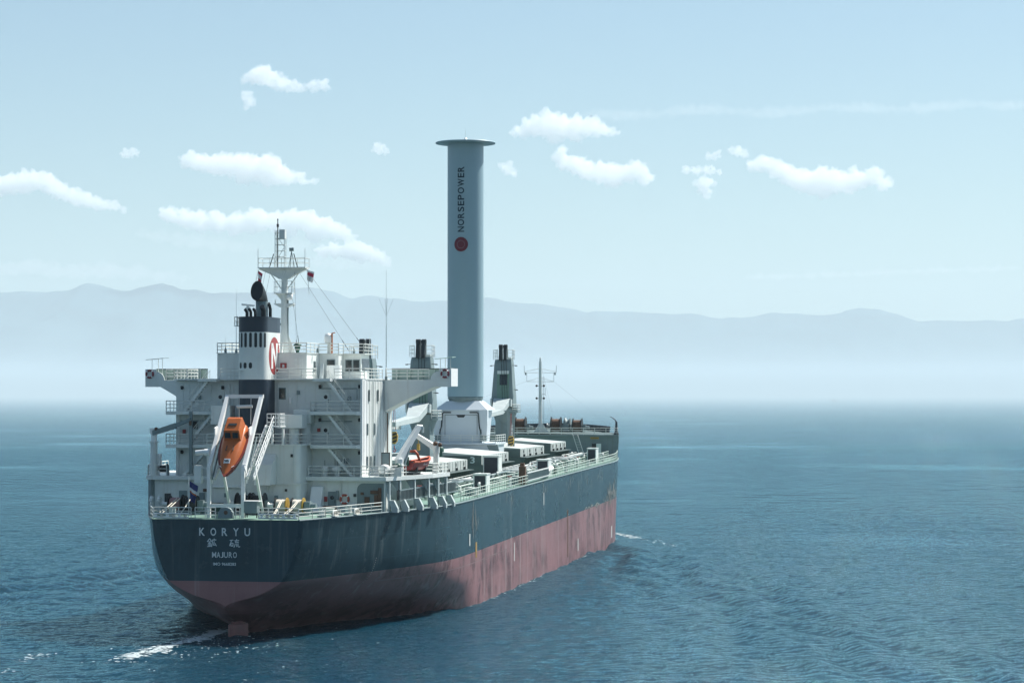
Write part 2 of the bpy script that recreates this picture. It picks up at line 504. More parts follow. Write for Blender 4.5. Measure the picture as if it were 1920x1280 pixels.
# ================================================================== THE SHIP
SHIP = thing("cargo_ship", "large dark bulk carrier seen from its stern, dark blue topsides over a worn red bottom", "cargo ship", (0, 0, 0))
def hull_paint(name, col, patch_col, pale_col, rough, spec, patch_amt, seam=0.25):
    """ship's side: worn patches drawn out downwards, pale runs and scuffs, faint plate seams"""
    m, nt, b = new_mat(name); N, L = nt.nodes, nt.links
    tc = N.new('ShaderNodeTexCoord')
    def nz(sx, sy, sz, detail, rough_, lo, hi, a, c, off=0.0):
        mp = N.new('ShaderNodeMapping'); mp.inputs['Scale'].default_value = (sx, sy, sz); mp.inputs['Location'].default_value = (off, off, off)
        L.new(tc.outputs['Object'], mp.inputs[0])
        n = N.new('ShaderNodeTexNoise'); n.inputs['Scale'].default_value = 1.0; n.inputs['Detail'].default_value = detail; n.inputs['Roughness'].default_value = rough_
        L.new(mp.outputs[0], n.inputs['Vector'])
        r = N.new('ShaderNodeMapRange'); r.inputs[1].default_value = lo; r.inputs[2].default_value = hi; r.inputs[3].default_value = a; r.inputs[4].default_value = c
        L.new(n.outputs['Fac'], r.inputs[0]); return r.outputs[0]
    def mix(f, c1, c2, mode='MIX'):
        x = N.new('ShaderNodeMix'); x.data_type = 'RGBA'; x.blend_type = mode
        if isinstance(f, float): x.inputs[0].default_value = f
        else: L.new(f, x.inputs[0])
        for k, c_ in ((6, c1), (7, c2)):
            if isinstance(c_, tuple): x.inputs[k].default_value = (*c_, 1)
            else: L.new(c_, x.inputs[k])
        return x.outputs[2]
    out = mix(nz(.06, .06, .10, 6, .6, .3, .7, 0, 1), tuple(c_ * .78 for c_ in col), tuple(c_ * 1.2 for c_ in col))
    region = nz(.030, .030, .14, 4, .6, .40, .52, 0.1, 1, 9.0)                    # where the paint is worn
    pt = nz(.30, .30, .16, 9, .78, .47, .56, 0, patch_amt)
    mu = N.new('ShaderNodeMath'); mu.operation = 'MULTIPLY'; L.new(region, mu.inputs[0]); L.new(pt, mu.inputs[1])
    out = mix(mu.outputs[0], out, patch_col)
    out = mix(nz(.9, .9, .04, 6, .65, .56, .70, 0, .6, 4.0), out, pale_col)     # long pale runs
    out = mix(nz(.45, .45, .16, 9, .75, .64, .74, 0, .4, 21.0), out, pale_col)      # scuffs
    sp = N.new('ShaderNodeSeparateXYZ'); L.new(tc.outputs['Object'], sp.inputs[0])
    def seams(sock, step, w):
        d = N.new('ShaderNodeMath'); d.operation = 'DIVIDE'; L.new(sock, d.inputs[0]); d.inputs[1].default_value = step
        f = N.new('ShaderNodeMath'); f.operation = 'FRACT'; L.new(d.outputs[0], f.inputs[0])
        l = N.new('ShaderNodeMath'); l.operation = 'LESS_THAN'; L.new(f.outputs[0], l.inputs[0]); l.inputs[1].default_value = w
        return l.outputs[0]
    s1_, s2_ = seams(sp.outputs[2], 2.3, .035), seams(sp.outputs[1], 11.6, .008)
    mxm = N.new('ShaderNodeMath'); mxm.operation = 'MAXIMUM'; L.new(s1_, mxm.inputs[0]); L.new(s2_, mxm.inputs[1])
    sm = N.new('ShaderNodeMath'); sm.operation = 'MULTIPLY'; L.new(mxm.outputs[0], sm.inputs[0]); sm.inputs[1].default_value = seam
    out = mix(sm.outputs[0], out, tuple(c_ * 1.8 for c_ in col))
    L.new(out, b.inputs['Base Color'])
    L.new(nz(.3, .3, .3, 6, .7, .3, .7, rough - .02, rough + .05), b.inputs['Roughness'])
    b.inputs['Specular IOR Level'].default_value = spec
    bp = N.new('ShaderNodeBump'); bp.inputs['Strength'].default_value = .10; bp.inputs['Distance'].default_value = .10
    wv = nz(.0, .9, .30, 1, .4, 0, 1, 0, 1, 3.0); L.new(wv, bp.inputs['Height']); L.new(bp.outputs[0], b.inputs['Normal'])
    return m
M_BLACK = hull_paint("topside_paint", (0.024, 0.055, 0.072), (0.014, 0.034, 0.046), (0.15, 0.185, 0.19), 0.24, 0.25, 0.7)
M_RED = hull_paint("antifouling_paint", (0.26, 0.128, 0.132), (0.10, 0.045, 0.048), (0.40, 0.33, 0.32), 0.36, 0.30, 0.95, 0.12)
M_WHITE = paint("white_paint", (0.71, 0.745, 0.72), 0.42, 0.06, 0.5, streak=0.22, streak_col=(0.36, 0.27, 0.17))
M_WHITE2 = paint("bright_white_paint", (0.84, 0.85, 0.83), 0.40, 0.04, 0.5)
M_DECK = paint("green_deck_paint", (0.16, 0.27, 0.22), 0.6, 0.2, 0.35, streak=0.0)
M_GREY = paint("grey_green_paint", (0.19, 0.25, 0.26), 0.5, 0.12, 0.5, streak=0.25, streak_col=(0.12, 0.09, 0.06))
M_DARK = paint("dark_steel", (0.020, 0.026, 0.030), 0.5, 0.2, 1.0)
M_RAIL = paint("rail_paint", (0.68, 0.70, 0.66), 0.45, 0.06, 1.0)
M_RAILG = paint("pale_green_rail_paint", (0.60, 0.67, 0.60), 0.45, 0.06, 1.0)
M_RUST = paint("rusty_steel", (0.13, 0.075, 0.05), 0.8, 0.35, 1.5)
M_GLASS = paint("window_glass", (0.02, 0.03, 0.035), 0.06, 0.05, 0.5, spec=0.6)
M_ORANGE = paint("lifeboat_orange", (0.50, 0.128, 0.030), 0.35, 0.06, 0.8)
M_REDP = paint("red_paint", (0.34, 0.045, 0.045), 0.45, 0.1, 1.0)
M_ROPE = paint("mooring_rope", (0.62, 0.58, 0.50), 0.9, 0.15, 3.0)
M_YEL = paint("yellow_paint", (0.42, 0.27, 0.05), 0.5, 0.1, 1.5)
M_GREENP = paint("dark_green_paint", (0.015, 0.075, 0.055), 0.5, 0.12, 1.5)
M_NAVY = paint("funnel_navy", (0.022, 0.036, 0.055), 0.4, 0.12, 0.5)
M_LETTER = paint("letter_paint", (0.62, 0.68, 0.70), 0.6, 0.05, 1.0)

# ---- hull form: half breadths at levels above the water
ST = [0, 4, 8, 14, 20, 27, 34, 42, 60, 150, 156, 160, 165, 170, 175, 180, 185, 190, 194, 196.5]
LV = {
 'dk':  [7.2, 8.85, 10.25, 12.2, 14.1, 15.6, 16.08, 16.13, 16.13, 16.13, 15.95, 15.6, 15.05, 14.4, 13.4, 11.9, 9.7, 6.6, 3.4, 0.9],
 9.4:   [6.95, 8.6, 10.05, 12.1, 14.0, 15.6, 16.08, 16.13, 16.13, 16.13, 15.9, 15.5, 14.9, 14.1, 13.0, 11.3, 8.9, 5.7, 2.6, 0.5],
 7.3:   [6.35, 8.15, 9.75, 11.9, 13.9, 15.55, 16.08, 16.13, 16.13, 16.13, 15.85, 15.45, 14.75, 13.85, 12.6, 10.8, 8.3, 5.0, 2.0, 0.3],
 5.5:   [5.45, 7.4, 9.1, 11.35, 13.5, 15.4, 16.05, 16.13, 16.13, 16.13, 15.8, 15.4, 14.65, 13.65, 12.3, 10.4, 7.8, 4.5, 1.6, 0.2],
 4.3:   [3.4, 5.8, 7.8, 10.3, 12.8, 15.1, 16.0, 16.13, 16.13, 16.13, 15.8, 15.35, 14.6, 13.55, 12.1, 10.15, 7.5, 4.2, 1.4, 0.2],
 3.1:   [0.02, 4.0, 6.3, 9.0, 11.7, 14.5, 15.85, 16.13, 16.13, 16.13, 15.8, 15.3, 14.5, 13.4, 11.9, 9.9, 7.2, 3.9, 1.2, 0.15],
 1.5:   [0.02, 1.3, 3.7, 6.3, 9.2, 12.6, 14.95, 16.13, 16.13, 16.13, 15.75, 15.25, 14.4, 13.25, 11.7, 9.6, 6.9, 3.6, 1.0, 0.1],
 0.0:   [0.02, 0.02, 0.9, 3.1, 6.2, 10.6, 13.9, 16.1, 16.13, 16.13, 15.75, 15.2, 14.3, 13.1, 11.5, 9.4, 6.6, 3.3, 0.9, 0.1],
 -2.5:  [0.02, 0.02, 0.02, 1.2, 3.6, 7.8, 11.8, 15.6, 16.1, 16.1, 15.6, 15.0, 14.0, 12.7, 11.0, 8.8, 6.0, 2.9, 0.7, 0.1],
}
def bdk(s):
    return float(pchip(ST, LV['dk'], s))
levels = [k for k in LV if k != 'dk']
hs = np.concatenate([np.arange(0, 44, 1.0), np.arange(44, 150, 4.0), np.arange(150, 192, 1.5), np.arange(192, 196.6, 0.5)])
def red_z(s): return 5.5 + 0.009 * s
FC_S = 172.0                                  # break of the forecastle
def top_z(s):
    return deck_z(s) if s < FC_S else lerp(16.4, 17.0, (s - FC_S) / 25)
def half(s, z):
    zs = [deck_z(s)] + levels
    bs = [bdk(s)] + [float(pchip(ST, LV[k], s)) for k in levels]
    o = sorted(zip(zs, bs))
    if z > deck_z(s):                          # forecastle side flares on
        return bs[0] + (z - deck_z(s)) * 0.06 * (1 if s < 190 else 1.2)
    return float(pchip([a for a, _ in o], [c for _, c in o], z))
hull = MB()
rows_b = [-2.5, -1.2, 0.0, 0.8, 1.5, 2.3, 3.1, 3.7, 4.3, 4.9]
def level_list(s):
    rz, dz = red_z(s), deck_z(s)
    kz = float(np.interp(s, [0, 4, 8, 12], [3.08, 1.05, -0.6, -2.5]))
    zs = [lerp(kz, rz, t) for t in np.linspace(0, 1, 14)] + [lerp(rz, dz, t) for t in np.linspace(0, 1, 8)[1:]]
    tz = top_z(s)
    zs += [lerp(dz, tz, t) for t in (0.5, 1.0)]
    return zs
NL = 14 + 7 + 2
grid = {}
for side in (1, -1):
    vs = []
    for s in hs:
        for j, z in enumerate(level_list(s)):
            vs.append((side * (half(s, z) if j or s >= 12 else 0.0), s, z))
    fs_r, fs_b = [], []
    for i in range(len(hs) - 1):
        for j in range(NL - 1):
            if j >= 20 and hs[i] < FC_S: continue
            f = (i * NL + j, (i + 1) * NL + j, (i + 1) * NL + j + 1, i * NL + j + 1)
            if side < 0: f = tuple(reversed(f))
            (fs_r if j < 13 else fs_b).append(f)
    hull.cur = 1; hull.add(vs, fs_r, True)
    hull.cur = 0; hull.add(vs, fs_b, True)
# transom plate
tz = level_list(0)[:21]
tv = [(side * half(0, z), 0, z) for z in tz for side in (-1, 1)]
for j in range(20):
    hull.cur = 1 if j < 13 else 0
    hull.add([tv[2 * j], tv[2 * j + 1], tv[2 * j + 3], tv[2 * j + 2]], [(0, 1, 2, 3)])
# bow close and forecastle bulkhead
hull.cur = 0
sb = 196.5
hull.add([(sd * half(sb, z), sb, z) for z in level_list(sb) for sd in (-1, 1)], [(2 * j, 2 * j + 2, 2 * j + 3, 2 * j + 1) for j in range(NL - 1)])
hull_o = hull.build("hull", [M_BLACK, M_RED], SHIP)
# weld shared rows so that shading runs smoothly across them
bm = bmesh.new(); bm.from_mesh(hull_o.data); bmesh.ops.remove_doubles(bm, verts=bm.verts, dist=0.002); bm.to_mesh(hull_o.data); bm.free()

deck = MB()
ds = [s for s in hs if s <= FC_S]
vs = []
for s in ds:
    w = bdk(s) - 0.02
    cam_ = 0.25 * min(max((s - 28) / 20, 0), 1); vs += [(-w, s, deck_z(s) - 0.01), (0, s, deck_z(s) - 0.01 + cam_), (w, s, deck_z(s) - 0.01)]
deck.add(vs, [(3 * i + a, 3 * i + a + 1, 3 * i + a + 4, 3 * i + a + 3) for i in range(len(ds) - 1) for a in (0, 1)], False)
deck.build("main_deck", M_DECK, SHIP)
fd = MB(); fs_ = [s for s in hs if s >= FC_S]; vs = []
for s in fs_:
    w = half(s, top_z(s)) - 0.02
    vs += [(-w, s, top_z(s) - 0.01), (0, s, top_z(s) + 0.2), (w, s, top_z(s) - 0.01)]
fd.add(vs, [(3 * i + a, 3 * i + a + 1, 3 * i + a + 4, 3 * i + a + 3) for i in range(len(fs_) - 1) for a in (0, 1)])
s0 = fs_[0]
fd.build("forecastle_deck", paint("dark_deck_paint", (0.075, 0.115, 0.115), .6, .2, .35), SHIP)
fb = MB(); w = half(s0, 16.4) - 0.03; w2 = bdk(s0) - 0.03; dz = deck_z(s0) - 0.05
fb.add([(-w2, s0, dz), (w2, s0, dz), (w, s0, 16.38), (-w, s0, 16.38)], [(0, 1, 2, 3)])
fb.box(-w, w, s0 - 0.5, s0 + 0.02, 16.20, 16.44)
fbo = fb.build("forecastle_bulkhead", M_GREY, SHIP)

# ------------------------------------------------------------------ accommodation block
Z_A, Z_B, Z_C, Z_D, Z_R = 14.9, 18.05, 21.4, 24.6, 27.3      # boat, second, third, bridge deck and wheelhouse roof
AFT, WALL = 14.5, 16.5
PL, PR = -10.3, 9.7
house = MB()
house.box(PL, PR, WALL, 27.6, Z_A, Z_D)                       # tower
house.box(-12.0, 12.0, AFT + 0.4, 28.0, 11.2, Z_A - 0.32)     # lower house under the boat deck
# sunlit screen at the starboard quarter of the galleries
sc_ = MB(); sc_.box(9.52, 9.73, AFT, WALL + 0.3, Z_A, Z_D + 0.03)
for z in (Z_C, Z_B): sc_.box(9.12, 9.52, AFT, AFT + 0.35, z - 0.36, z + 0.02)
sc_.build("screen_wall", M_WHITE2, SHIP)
# welded panel seams and stiffeners
st = house
for y in np.arange(15.1, 27.4, 1.22): st.box(9.735, 9.775, y, y + 0.07, Z_A + 0.05, Z_D - 0.05)
for x in (-9.6, -8.9, -7.9, -6.6, -5.0, -4.3, 0.6, 1.5, 2.4, 3.3, 7.0, 7.7, 8.4): st.box(x, x + 0.07, WALL - 0.05, WALL + 0.01, Z_C + 0.05, Z_D - 0.45)
house_o = house.build("deckhouse", M_WHITE, SHIP)
# slit windows on the starboard side and square ones aft
def porthole(x, y, z, w, h, face='aft', frame=True, parent=None):
    f = MB(); g = MB(); e = 0.07
    if face == 'aft':
        f.box(x - w / 2 - e, x + w / 2 + e, y - 0.06, y + 0.01, z - h / 2 - e, z + h / 2 + e)
        g.box(x - w / 2, x + w / 2, y - 0.075, y - 0.055, z - h / 2, z + h / 2)
    else:
        f.box(x - 0.01, x + 0.06, y - w / 2 - e, y + w / 2 + e, z - h / 2 - e, z + h / 2 + e)
        g.box(x + 0.055, x + 0.075, y - w / 2, y + w / 2, z - h / 2, z + h / 2)
    fo = f.build("window", M_GREY, parent or house_o)
    g.build("pane", M_GLASS, fo)
for z, ys in ((23.0, (17.2, 21.0)), (19.6, (16.5, 19.6)), (16.3, (16.4, 17.9, 19.5)),): 
    for y in ys: porthole(9.76, y, z, 0.30, 1.05, 'side')
porthole(0.9, WALL, 23.2, 0.62, 1.05)
porthole(-8.3, WALL, 20.0, 0.5, 0.7)
def door(x, y, z, parent=None, face='aft', mat=None):
    d = MB(); d.box(x - 0.42, x + 0.42, y - 0.07, y + 0.01, z + 0.15, z + 2.05)
    o = d.build("door", mat or M_WHITE, parent or house_o)
    w_ = MB(); w_.lathe((x, y - 0.06, z + 1.45), [(0.001, -0.02), (0.2, -0.02), (0.2, 0.0)], 14, 'y'); w_.build("pane", M_GLASS, o)
    h = MB(); h.cyl((x + 0.3, y - 0.12, z + 0.9), (x + 0.3, y - 0.12, z + 1.2), 0.03, n=6); h.build("handle", M_DARK, o)
for z in (Z_C, Z_B): door(5.45, WALL, z)
for z in (Z_C, Z_B): door(-5.6, WALL, z)
# floodlights under the decks
for x, z in ((4.9, Z_D - 0.7), (9.0, Z_D - 0.7), (4.9, Z_C - 0.85), (9.0, Z_C - 0.85), (-9.6, Z_D - 0.8), (-5.3, Z_D - 0.8), (-9.6, Z_B - 0.8), (9.0, Z_B - 0.8)):
    l = MB(); l.obox((x, WALL - 0.22, z), (0.26, 0.2, 0.3), (0.5, 0, 0)); l.cyl((x, WALL, z + 0.1), (x, WALL - 0.2, z + 0.05), 0.04, n=6)
    l.build("floodlight", M_DARK, house_o)

# pipes, cable runs and small fittings fixed to the walls
def wall_pipe(pts, r=.05, mat=None):
    b = MB(); b.tube(pts, r, 6); return b.build("wall_pipe", mat or M_WHITE, house_o)
wy = WALL - .1
for x, z0, z1 in ((8.9, Z_C, Z_D - .4), (7.3, Z_B, Z_C - .4), (6.4, Z_A, Z_B - .4), (-9.9, Z_B, Z_C - .4), (-4.6, Z_C, Z_D - .4), (-10.0, Z_A, Z_B - .4)): wall_pipe([(x, wy, z0 + .05), (x, wy, z1)])
wall_pipe([(4.7, wy, Z_C + 2.3), (8.7, wy, Z_C + 2.3), (8.7, wy, Z_C + 1.2)], .035, M_GREY); wall_pipe([(4.7, wy, Z_B + 2.35), (8.2, wy, Z_B + 2.35)], .035, M_GREY); wall_pipe([(-9.8, wy, Z_B + 2.4), (-6, wy, Z_B + 2.4)], .035, M_GREY)
wall_pipe([(0.5, wy, Z_D - .3), (0.5, wy, 20.5)], .06); wall_pipe([(9.86, 18.6, Z_A), (9.86, 18.6, Z_D - .2)], .05); wall_pipe([(9.86, 24.9, Z_A), (9.86, 24.9, 21.2)], .07, M_RUST)
for x, z, w_, h_, m_ in ((7.9, Z_C + 1.0, .35, .5, M_GREY), (4.75, Z_B + 1.3, .3, .35, M_REDP), (-7.8, Z_C + 1.2, .35, .4, M_GREY), (-9.4, Z_B + 1.1, .3, .4, M_REDP), (2.6, 23.1, .3, .4, M_GREY), (7.6, Z_A + 1.3, .4, .5, M_GREY), (-2.9, 23.6, .3, .3, M_DARK), (1.8, 22.2, .25, .6, M_WHITE2)):
    b = MB(); b.box(x - w_ / 2, x + w_ / 2, WALL - .2, WALL - .01, z, z + h_); b.build("wall_box", m_, house_o)
for x, z, w_, h_, m_ in ((8.9, 12.9, .25, .3, M_DARK), (5.9, 12.4, .3, .5, M_REDP), (7.1, 12.6, .25, .9, M_GREY), (-7.0, 12.4, .5, .8, M_GREY), (-10.6, 12.2, .6, .9, M_DARK), (-6.4, 13.3, .9, .3, M_RUST)):
    b = MB(); b.box(x - w_ / 2, x + w_ / 2, AFT + .2, AFT + .39, z, z + h_); b.build("wall_box", m_, house_o)
for x, z0, z1 in ((7.45, 11.4, 14.5), (4.45, 11.4, 14.5), (-8.2, 11.4, 14.5)): 
    b = MB(); b.tube([(x, AFT + .28, z0), (x, AFT + .28, z1)], .06, 6); b.build("wall_pipe", M_WHITE, house_o)

# galleries
def slab(name, x0, x1, y0, y1, zt, t=0.34, mat=None, parent=SHIP):
    b = MB(); b.box(x0, x1, y0, y1, zt - t, zt); return b.build(name, mat or M_WHITE, parent, bevel=0.02)
for z in (Z_C, Z_B):
    slab("gallery_deck", 4.35, 9.12, AFT, WALL - 0.003, z)
    slab("gallery_deck", -10.75, -5.0 if z == Z_C else -5.6, AFT, WALL - 0.003, z)
slab("bridge_deck", PL - 0.05, PR + 0.06, 15.7, 27.7, Z_D + 0.10, 0.14)
slab("stair_landing", 4.6, 6.4, AFT, 15.7 - 0.003, Z_D + 0.10, 0.3)
slab("stair_landing", -7.4, -5.4, AFT, 15.7 - 0.003, Z_D + 0.10, 0.3)
for z in (Z_C, Z_B):
    b = MB(); rail(b, [(4.4, AFT + 0.05, z), (9.5, AFT + 0.05, z)], 1.05, 3, 1.5)
    if z == Z_C: rail(b, [(4.4, AFT + 0.05, z), (4.4, WALL - 0.1, z)], 1.05, 3, 1.5)
    b.build("railing", M_RAIL, SHIP)
    b = MB(); rail(b, [(-5.4, AFT + 0.05, z), (-10.7, AFT + 0.05, z), (-10.7, WALL + 0.5, z)], 1.05, 3, 1.4); b.build("railing", M_RAIL, SHIP)
b = MB(); rail(b, [(0.4, 15.8, Z_D + 0.1), (4.5, 15.8, Z_D + 0.1)], 1.0, 3, 1.5); rail(b, [(6.5, 15.8, Z_D + 0.1), (9.6, 15.8, Z_D + 0.1), (9.6, 23.7, Z_D + 0.1)], 1.0, 3, 1.5); b.build("railing", M_RAIL, SHIP)
b = MB(); rail(b, [(-3.2, 15.8, Z_D + 0.1), (-5.4, 15.8, Z_D + 0.1)], 1.0, 3, 1.2); rail(b, [(-7.5, 15.8, Z_D + 0.1), (-10.3, 15.8, Z_D + 0.1), (-10.3, 23.7, Z_D + 0.1)], 1.0, 3, 1.2); b.build("railing", M_RAIL, SHIP)
b = MB(); rail(b, [(4.65, 14.55, Z_D + 0.1), (4.65, 15.7, Z_D + 0.1)], 1.0, 2, 1.2); b.build("railing", M_RAIL, SHIP)

def stair(x0, z0, x1, z1, y=15.25, w=0.75, mat=M_WHITE, name="staircase", parent=SHIP, axis='x'):
    """flight from (x0, z0) at the foot to (x1, z1) at the head"""
    b = MB(); d = Vector((x1 - x0, 0, z1 - z0)); n = max(4, int(abs(z1 - z0) / 0.24))
    def P(x, yy, z): return (x, yy, z) if axis == 'x' else (yy, x, z)
    for s in (-w / 2, w / 2): b.beam(P(x0, y + s, z0), P(x1, y + s, z1), 0.05, 0.26)
    b.cur = 1
    for i in range(1, n):
        t = i / n; x = lerp(x0, x1, t); z = lerp(z0, z1, t)
        a, c = P(x - 0.12, y - w / 2, z - 0.02), P(x + 0.12, y + w / 2, z + 0.02)
        b.box(min(a[0], c[0]), max(a[0], c[0]), min(a[1], c[1]), max(a[1], c[1]), a[2], c[2])
    o = b.build(name, [mat, M_GREY], parent)
    h = MB()
    for s in (-w / 2, w / 2):
        h.cyl(P(x0, y + s, z0 + 0.95), P(x1, y + s, z1 + 0.95), 0.03, n=5)
        for t in (0.02, 0.35, 0.68, 0.98): h.cyl(P(lerp(x0, x1, t), y + s, lerp(z0, z1, t)), P(lerp(x0, x1, t), y + s, lerp(z0, z1, t) + 0.95), 0.025, n=5)
    h.build("handrail", M_RAIL, o)
    return o
stair(8.5, Z_C, 5.9, Z_D); stair(8.6, Z_B, 6.1, Z_C - 0.3); stair(8.6, Z_A, 6.1, Z_B - 0.3)
stair(-8.9, Z_C, -6.4, Z_D); stair(-8.5, Z_B, -6.0, Z_C - 0.3); stair(-9.0, Z_A, -6.3, Z_B - 0.3)

# boat deck, following the ship's side
bdk_poly = [(-12.7, 14.3), (-13.6, 17.5), (-15.2, 24), (-15.9, 30.2), (15.4, 30.2), (14.9, 24), (13.4, 18.5), (12.2, 14.3)]
b = MB(); b.prism(list(reversed(bdk_poly)), Z_A - 0.40, Z_A, 'xy'); b.build("boat_deck", M_WHITE, SHIP)
b = MB(); rail(b, [(4.2, 14.4, Z_A), (12.05, 14.4, Z_A), (13.3, 18.5, Z_A)], 1.05, 3, 1.5); b.build("railing", M_RAIL, SHIP)
b = MB(); rail(b, [(14.75, 24.5, Z_A), (15.25, 30.0, Z_A), (11.0, 30.0, Z_A)], 1.05, 3, 1.5); b.build("railing", M_RAIL, SHIP)
b = MB(); rail(b, [(-10.6, 14.4, Z_A), (-12.55, 14.4, Z_A), (-13.5, 17.5, Z_A), (-15.1, 24, Z_A), (-15.6, 30, Z_A)], 1.05, 3, 1.5); b.build("railing", M_RAIL, SHIP)
M_BRK = paint('bracket_paint', (.46, .52, .52), .45, .08, 1.0, streak=.2, streak_col=(.3, .2, .12))
# pillars and knees that carry the boat deck
for y in (15.3, 17.4, 20.4, 23.4, 26.4, 29.4):
    xo = float(np.interp(y, [14.3, 18.5, 24, 30.2], [12.1, 13.3, 14.8, 15.3]))
    b = MB()
    b.box(xo - 0.12, xo + 0.02, y - 0.22, y + 0.22, 11.2, Z_A - 0.4)
    b.prism([(xo + 0.25, 11.35), (xo + 0.85, 11.35), (xo + 0.85, 11.75), (xo + 0.45, 12.55), (xo + 0.02, 12.55), (xo + 0.02, 12.3)], y - 0.3, y + 0.3, 'xz')
    b.prism([(xo - 0.2, Z_A - 0.4), (xo - 1.0, Z_A - 0.4), (xo - 0.2, Z_A - 1.7)], y - 0.2, y + 0.2, 'xz')
    b.build("bracket", M_BRK, SHIP)
for y in (14.6, 17.5, 21, 25):
    xo = float(np.interp(y, [14.3, 17.5, 24, 30.2], [-12.6, -13.5, -15.1, -15.8])) + 0.15
    b = MB(); b.box(xo, xo + 0.3, y - 0.15, y + 0.15, 11.2, Z_A - 0.4); b.build("pillar", M_GREY, SHIP)
# recess (covered passage) in the starboard lower house
b = MB()
poly = [(9.1, 11.35)]
for k in range(7): t = math.pi - math.pi / 2 * k / 6; poly.append((9.75 + 0.65 * math.cos(t), 13.6 + 0.65 * math.sin(t)))
poly += [(11.85, 14.25), (11.85, 11.35)]
b.prism(poly, AFT + 0.385, AFT + 0.394, 'xz'); pas = b.build("passage", M_GREY, house_o)
b = MB()
for x0, z0, w_, h_ in ((9.9, 12.3, 0.5, 0.6), (10.5, 13.2, 0.9, 0.35), (10.9, 12.0, 0.35, 1.1), (9.5, 13.1, 0.3, 0.25), (11.3, 11.9, 0.3, 1.9)):
    b.box(x0, x0 + w_, AFT + 0.2, AFT + 0.38, z0, z0 + h_)
b.build("pipe_fitting", M_RUST, pas)
door(6.55, AFT + 0.4, 11.35, mat=M_GREY); door(-9.0, AFT + 0.4, 11.35, mat=M_GREY)
# sloping companion hood against the lower wall
b = MB(); b.prism([(13.0, 11.3), (14.88, 11.3), (14.88, 13.9), (14.3, 13.9)], 4.55, 5.75, 'yz'); b.build("companion_hood", M_WHITE2, SHIP, bevel=0.05)

# engine casing in front of the tower, with curved after face
b = MB()
cas = []
for k in range(9):
    t = math.pi / 2 * k / 8; cas.append((4.0 - 0.5 + 0.5 * math.sin(t), 12.0 + 0.5 - 0.5 * math.cos(t)))
cas = [(-5.6, WALL + 0.1), (-5.6, 12.0)] + cas + [(4.0, WALL + 0.1)]
b.prism(cas, 11.2, Z_B - 0.02, 'xy'); cas_o = b.build("engine_casing", M_WHITE, SHIP)
b = MB()
cas2 = [(-5.7, WALL - 0.02), (-5.7, 11.9)] + [(x + 0.1 * (x > 3.4), y - 0.1) for x, y in cas[2:-1]] + [(4.35, 13.2), (4.35, WALL - 0.02)]
b.prism(cas2, Z_B - 0.02, Z_B + 0.12, 'xy'); b.build("casing_deck", M_WHITE, SHIP)
b = MB(); rail(b, [(-5.6, 12.0, Z_B + .12), (3.9, 12.0, Z_B + .12), (4.3, 13.4, Z_B + .12), (4.4, AFT, Z_B + .12)], 1.0, 3, 1.3); b.build("railing", M_RAIL, SHIP)
# half-round ledge and pipes on the casing
b = MB(); b.box(0.7, 4.06, 11.86, 12.0, 14.18, 14.32); b.box(4.0, 4.12, 12.0, 15.0, 14.18, 14.32); b.build("ledge", M_WHITE, cas_o)
b = MB(); b.tube([(-4.9, 11.85, 13.9), (-2.2, 11.85, 13.9), (-1.75, 11.85, 13.75), (-1.6, 11.85, 13.3), (-1.6, 11.85, 11.4)], 0.14, 8); b.build("pipe", M_WHITE, cas_o)
b = MB(); b.tube([(0.75, 11.9, 14.25), (0.7, 11.9, 13.8), (0.7, 11.9, 11.4)], 0.07, 8); b.build("pipe", M_WHITE, cas_o)
for x, z, w_, h_, m_ in ((1.6, 12.6, .35, .5, M_GREY), (2.6, 13.5, .2, .25, M_DARK), (-3.6, 12.9, .3, .4, M_GREY), (-.5, 16.6, .35, .35, M_GREY), (3.2, 16.9, .25, .3, M_DARK)):
    b = MB(); b.box(x - w_ / 2, x + w_ / 2, 11.82, 11.99, z, z + h_); b.build("wall_box", m_, cas_o)
b = MB(); b.tube([(3.3, 11.9, 14.35), (3.3, 11.9, 17.9)], .05, 6); b.build("pipe", M_WHITE, cas_o)
# sloping support of the boat ramp
b = MB(); b.prism([(11.98, 17.2), (11.98, 14.2), (9.6, 14.2), (10.3, 16.2)], 0.0, 1.6, 'yz'); b.build("ramp_support", M_WHITE, SHIP)
# casing ventilator boxes
for (x0, x1, y0, y1, z0, z1) in ((1.5, 4.05, 12.6, 14.4, 19.75, 21.1), (2.5, 4.3, 14.9, 16.45, 20.2, 21.6), (-5.6, -3.6, 13.2, 15.0, 20.1, 22.0)):
    b = MB(); b.box(x0, x1, y0, y1, z0, z1); o = b.build("ventilator_box", M_WHITE, SHIP, bevel=0.04)
    b = MB(); b.cyl(((x0 + x1) / 2 + 0.2, (y0 + y1) / 2, Z_B + 0.1), ((x0 + x1) / 2 + 0.2, (y0 + y1) / 2, z0), 0.5, n=16); b.build("trunk", M_WHITE, o)

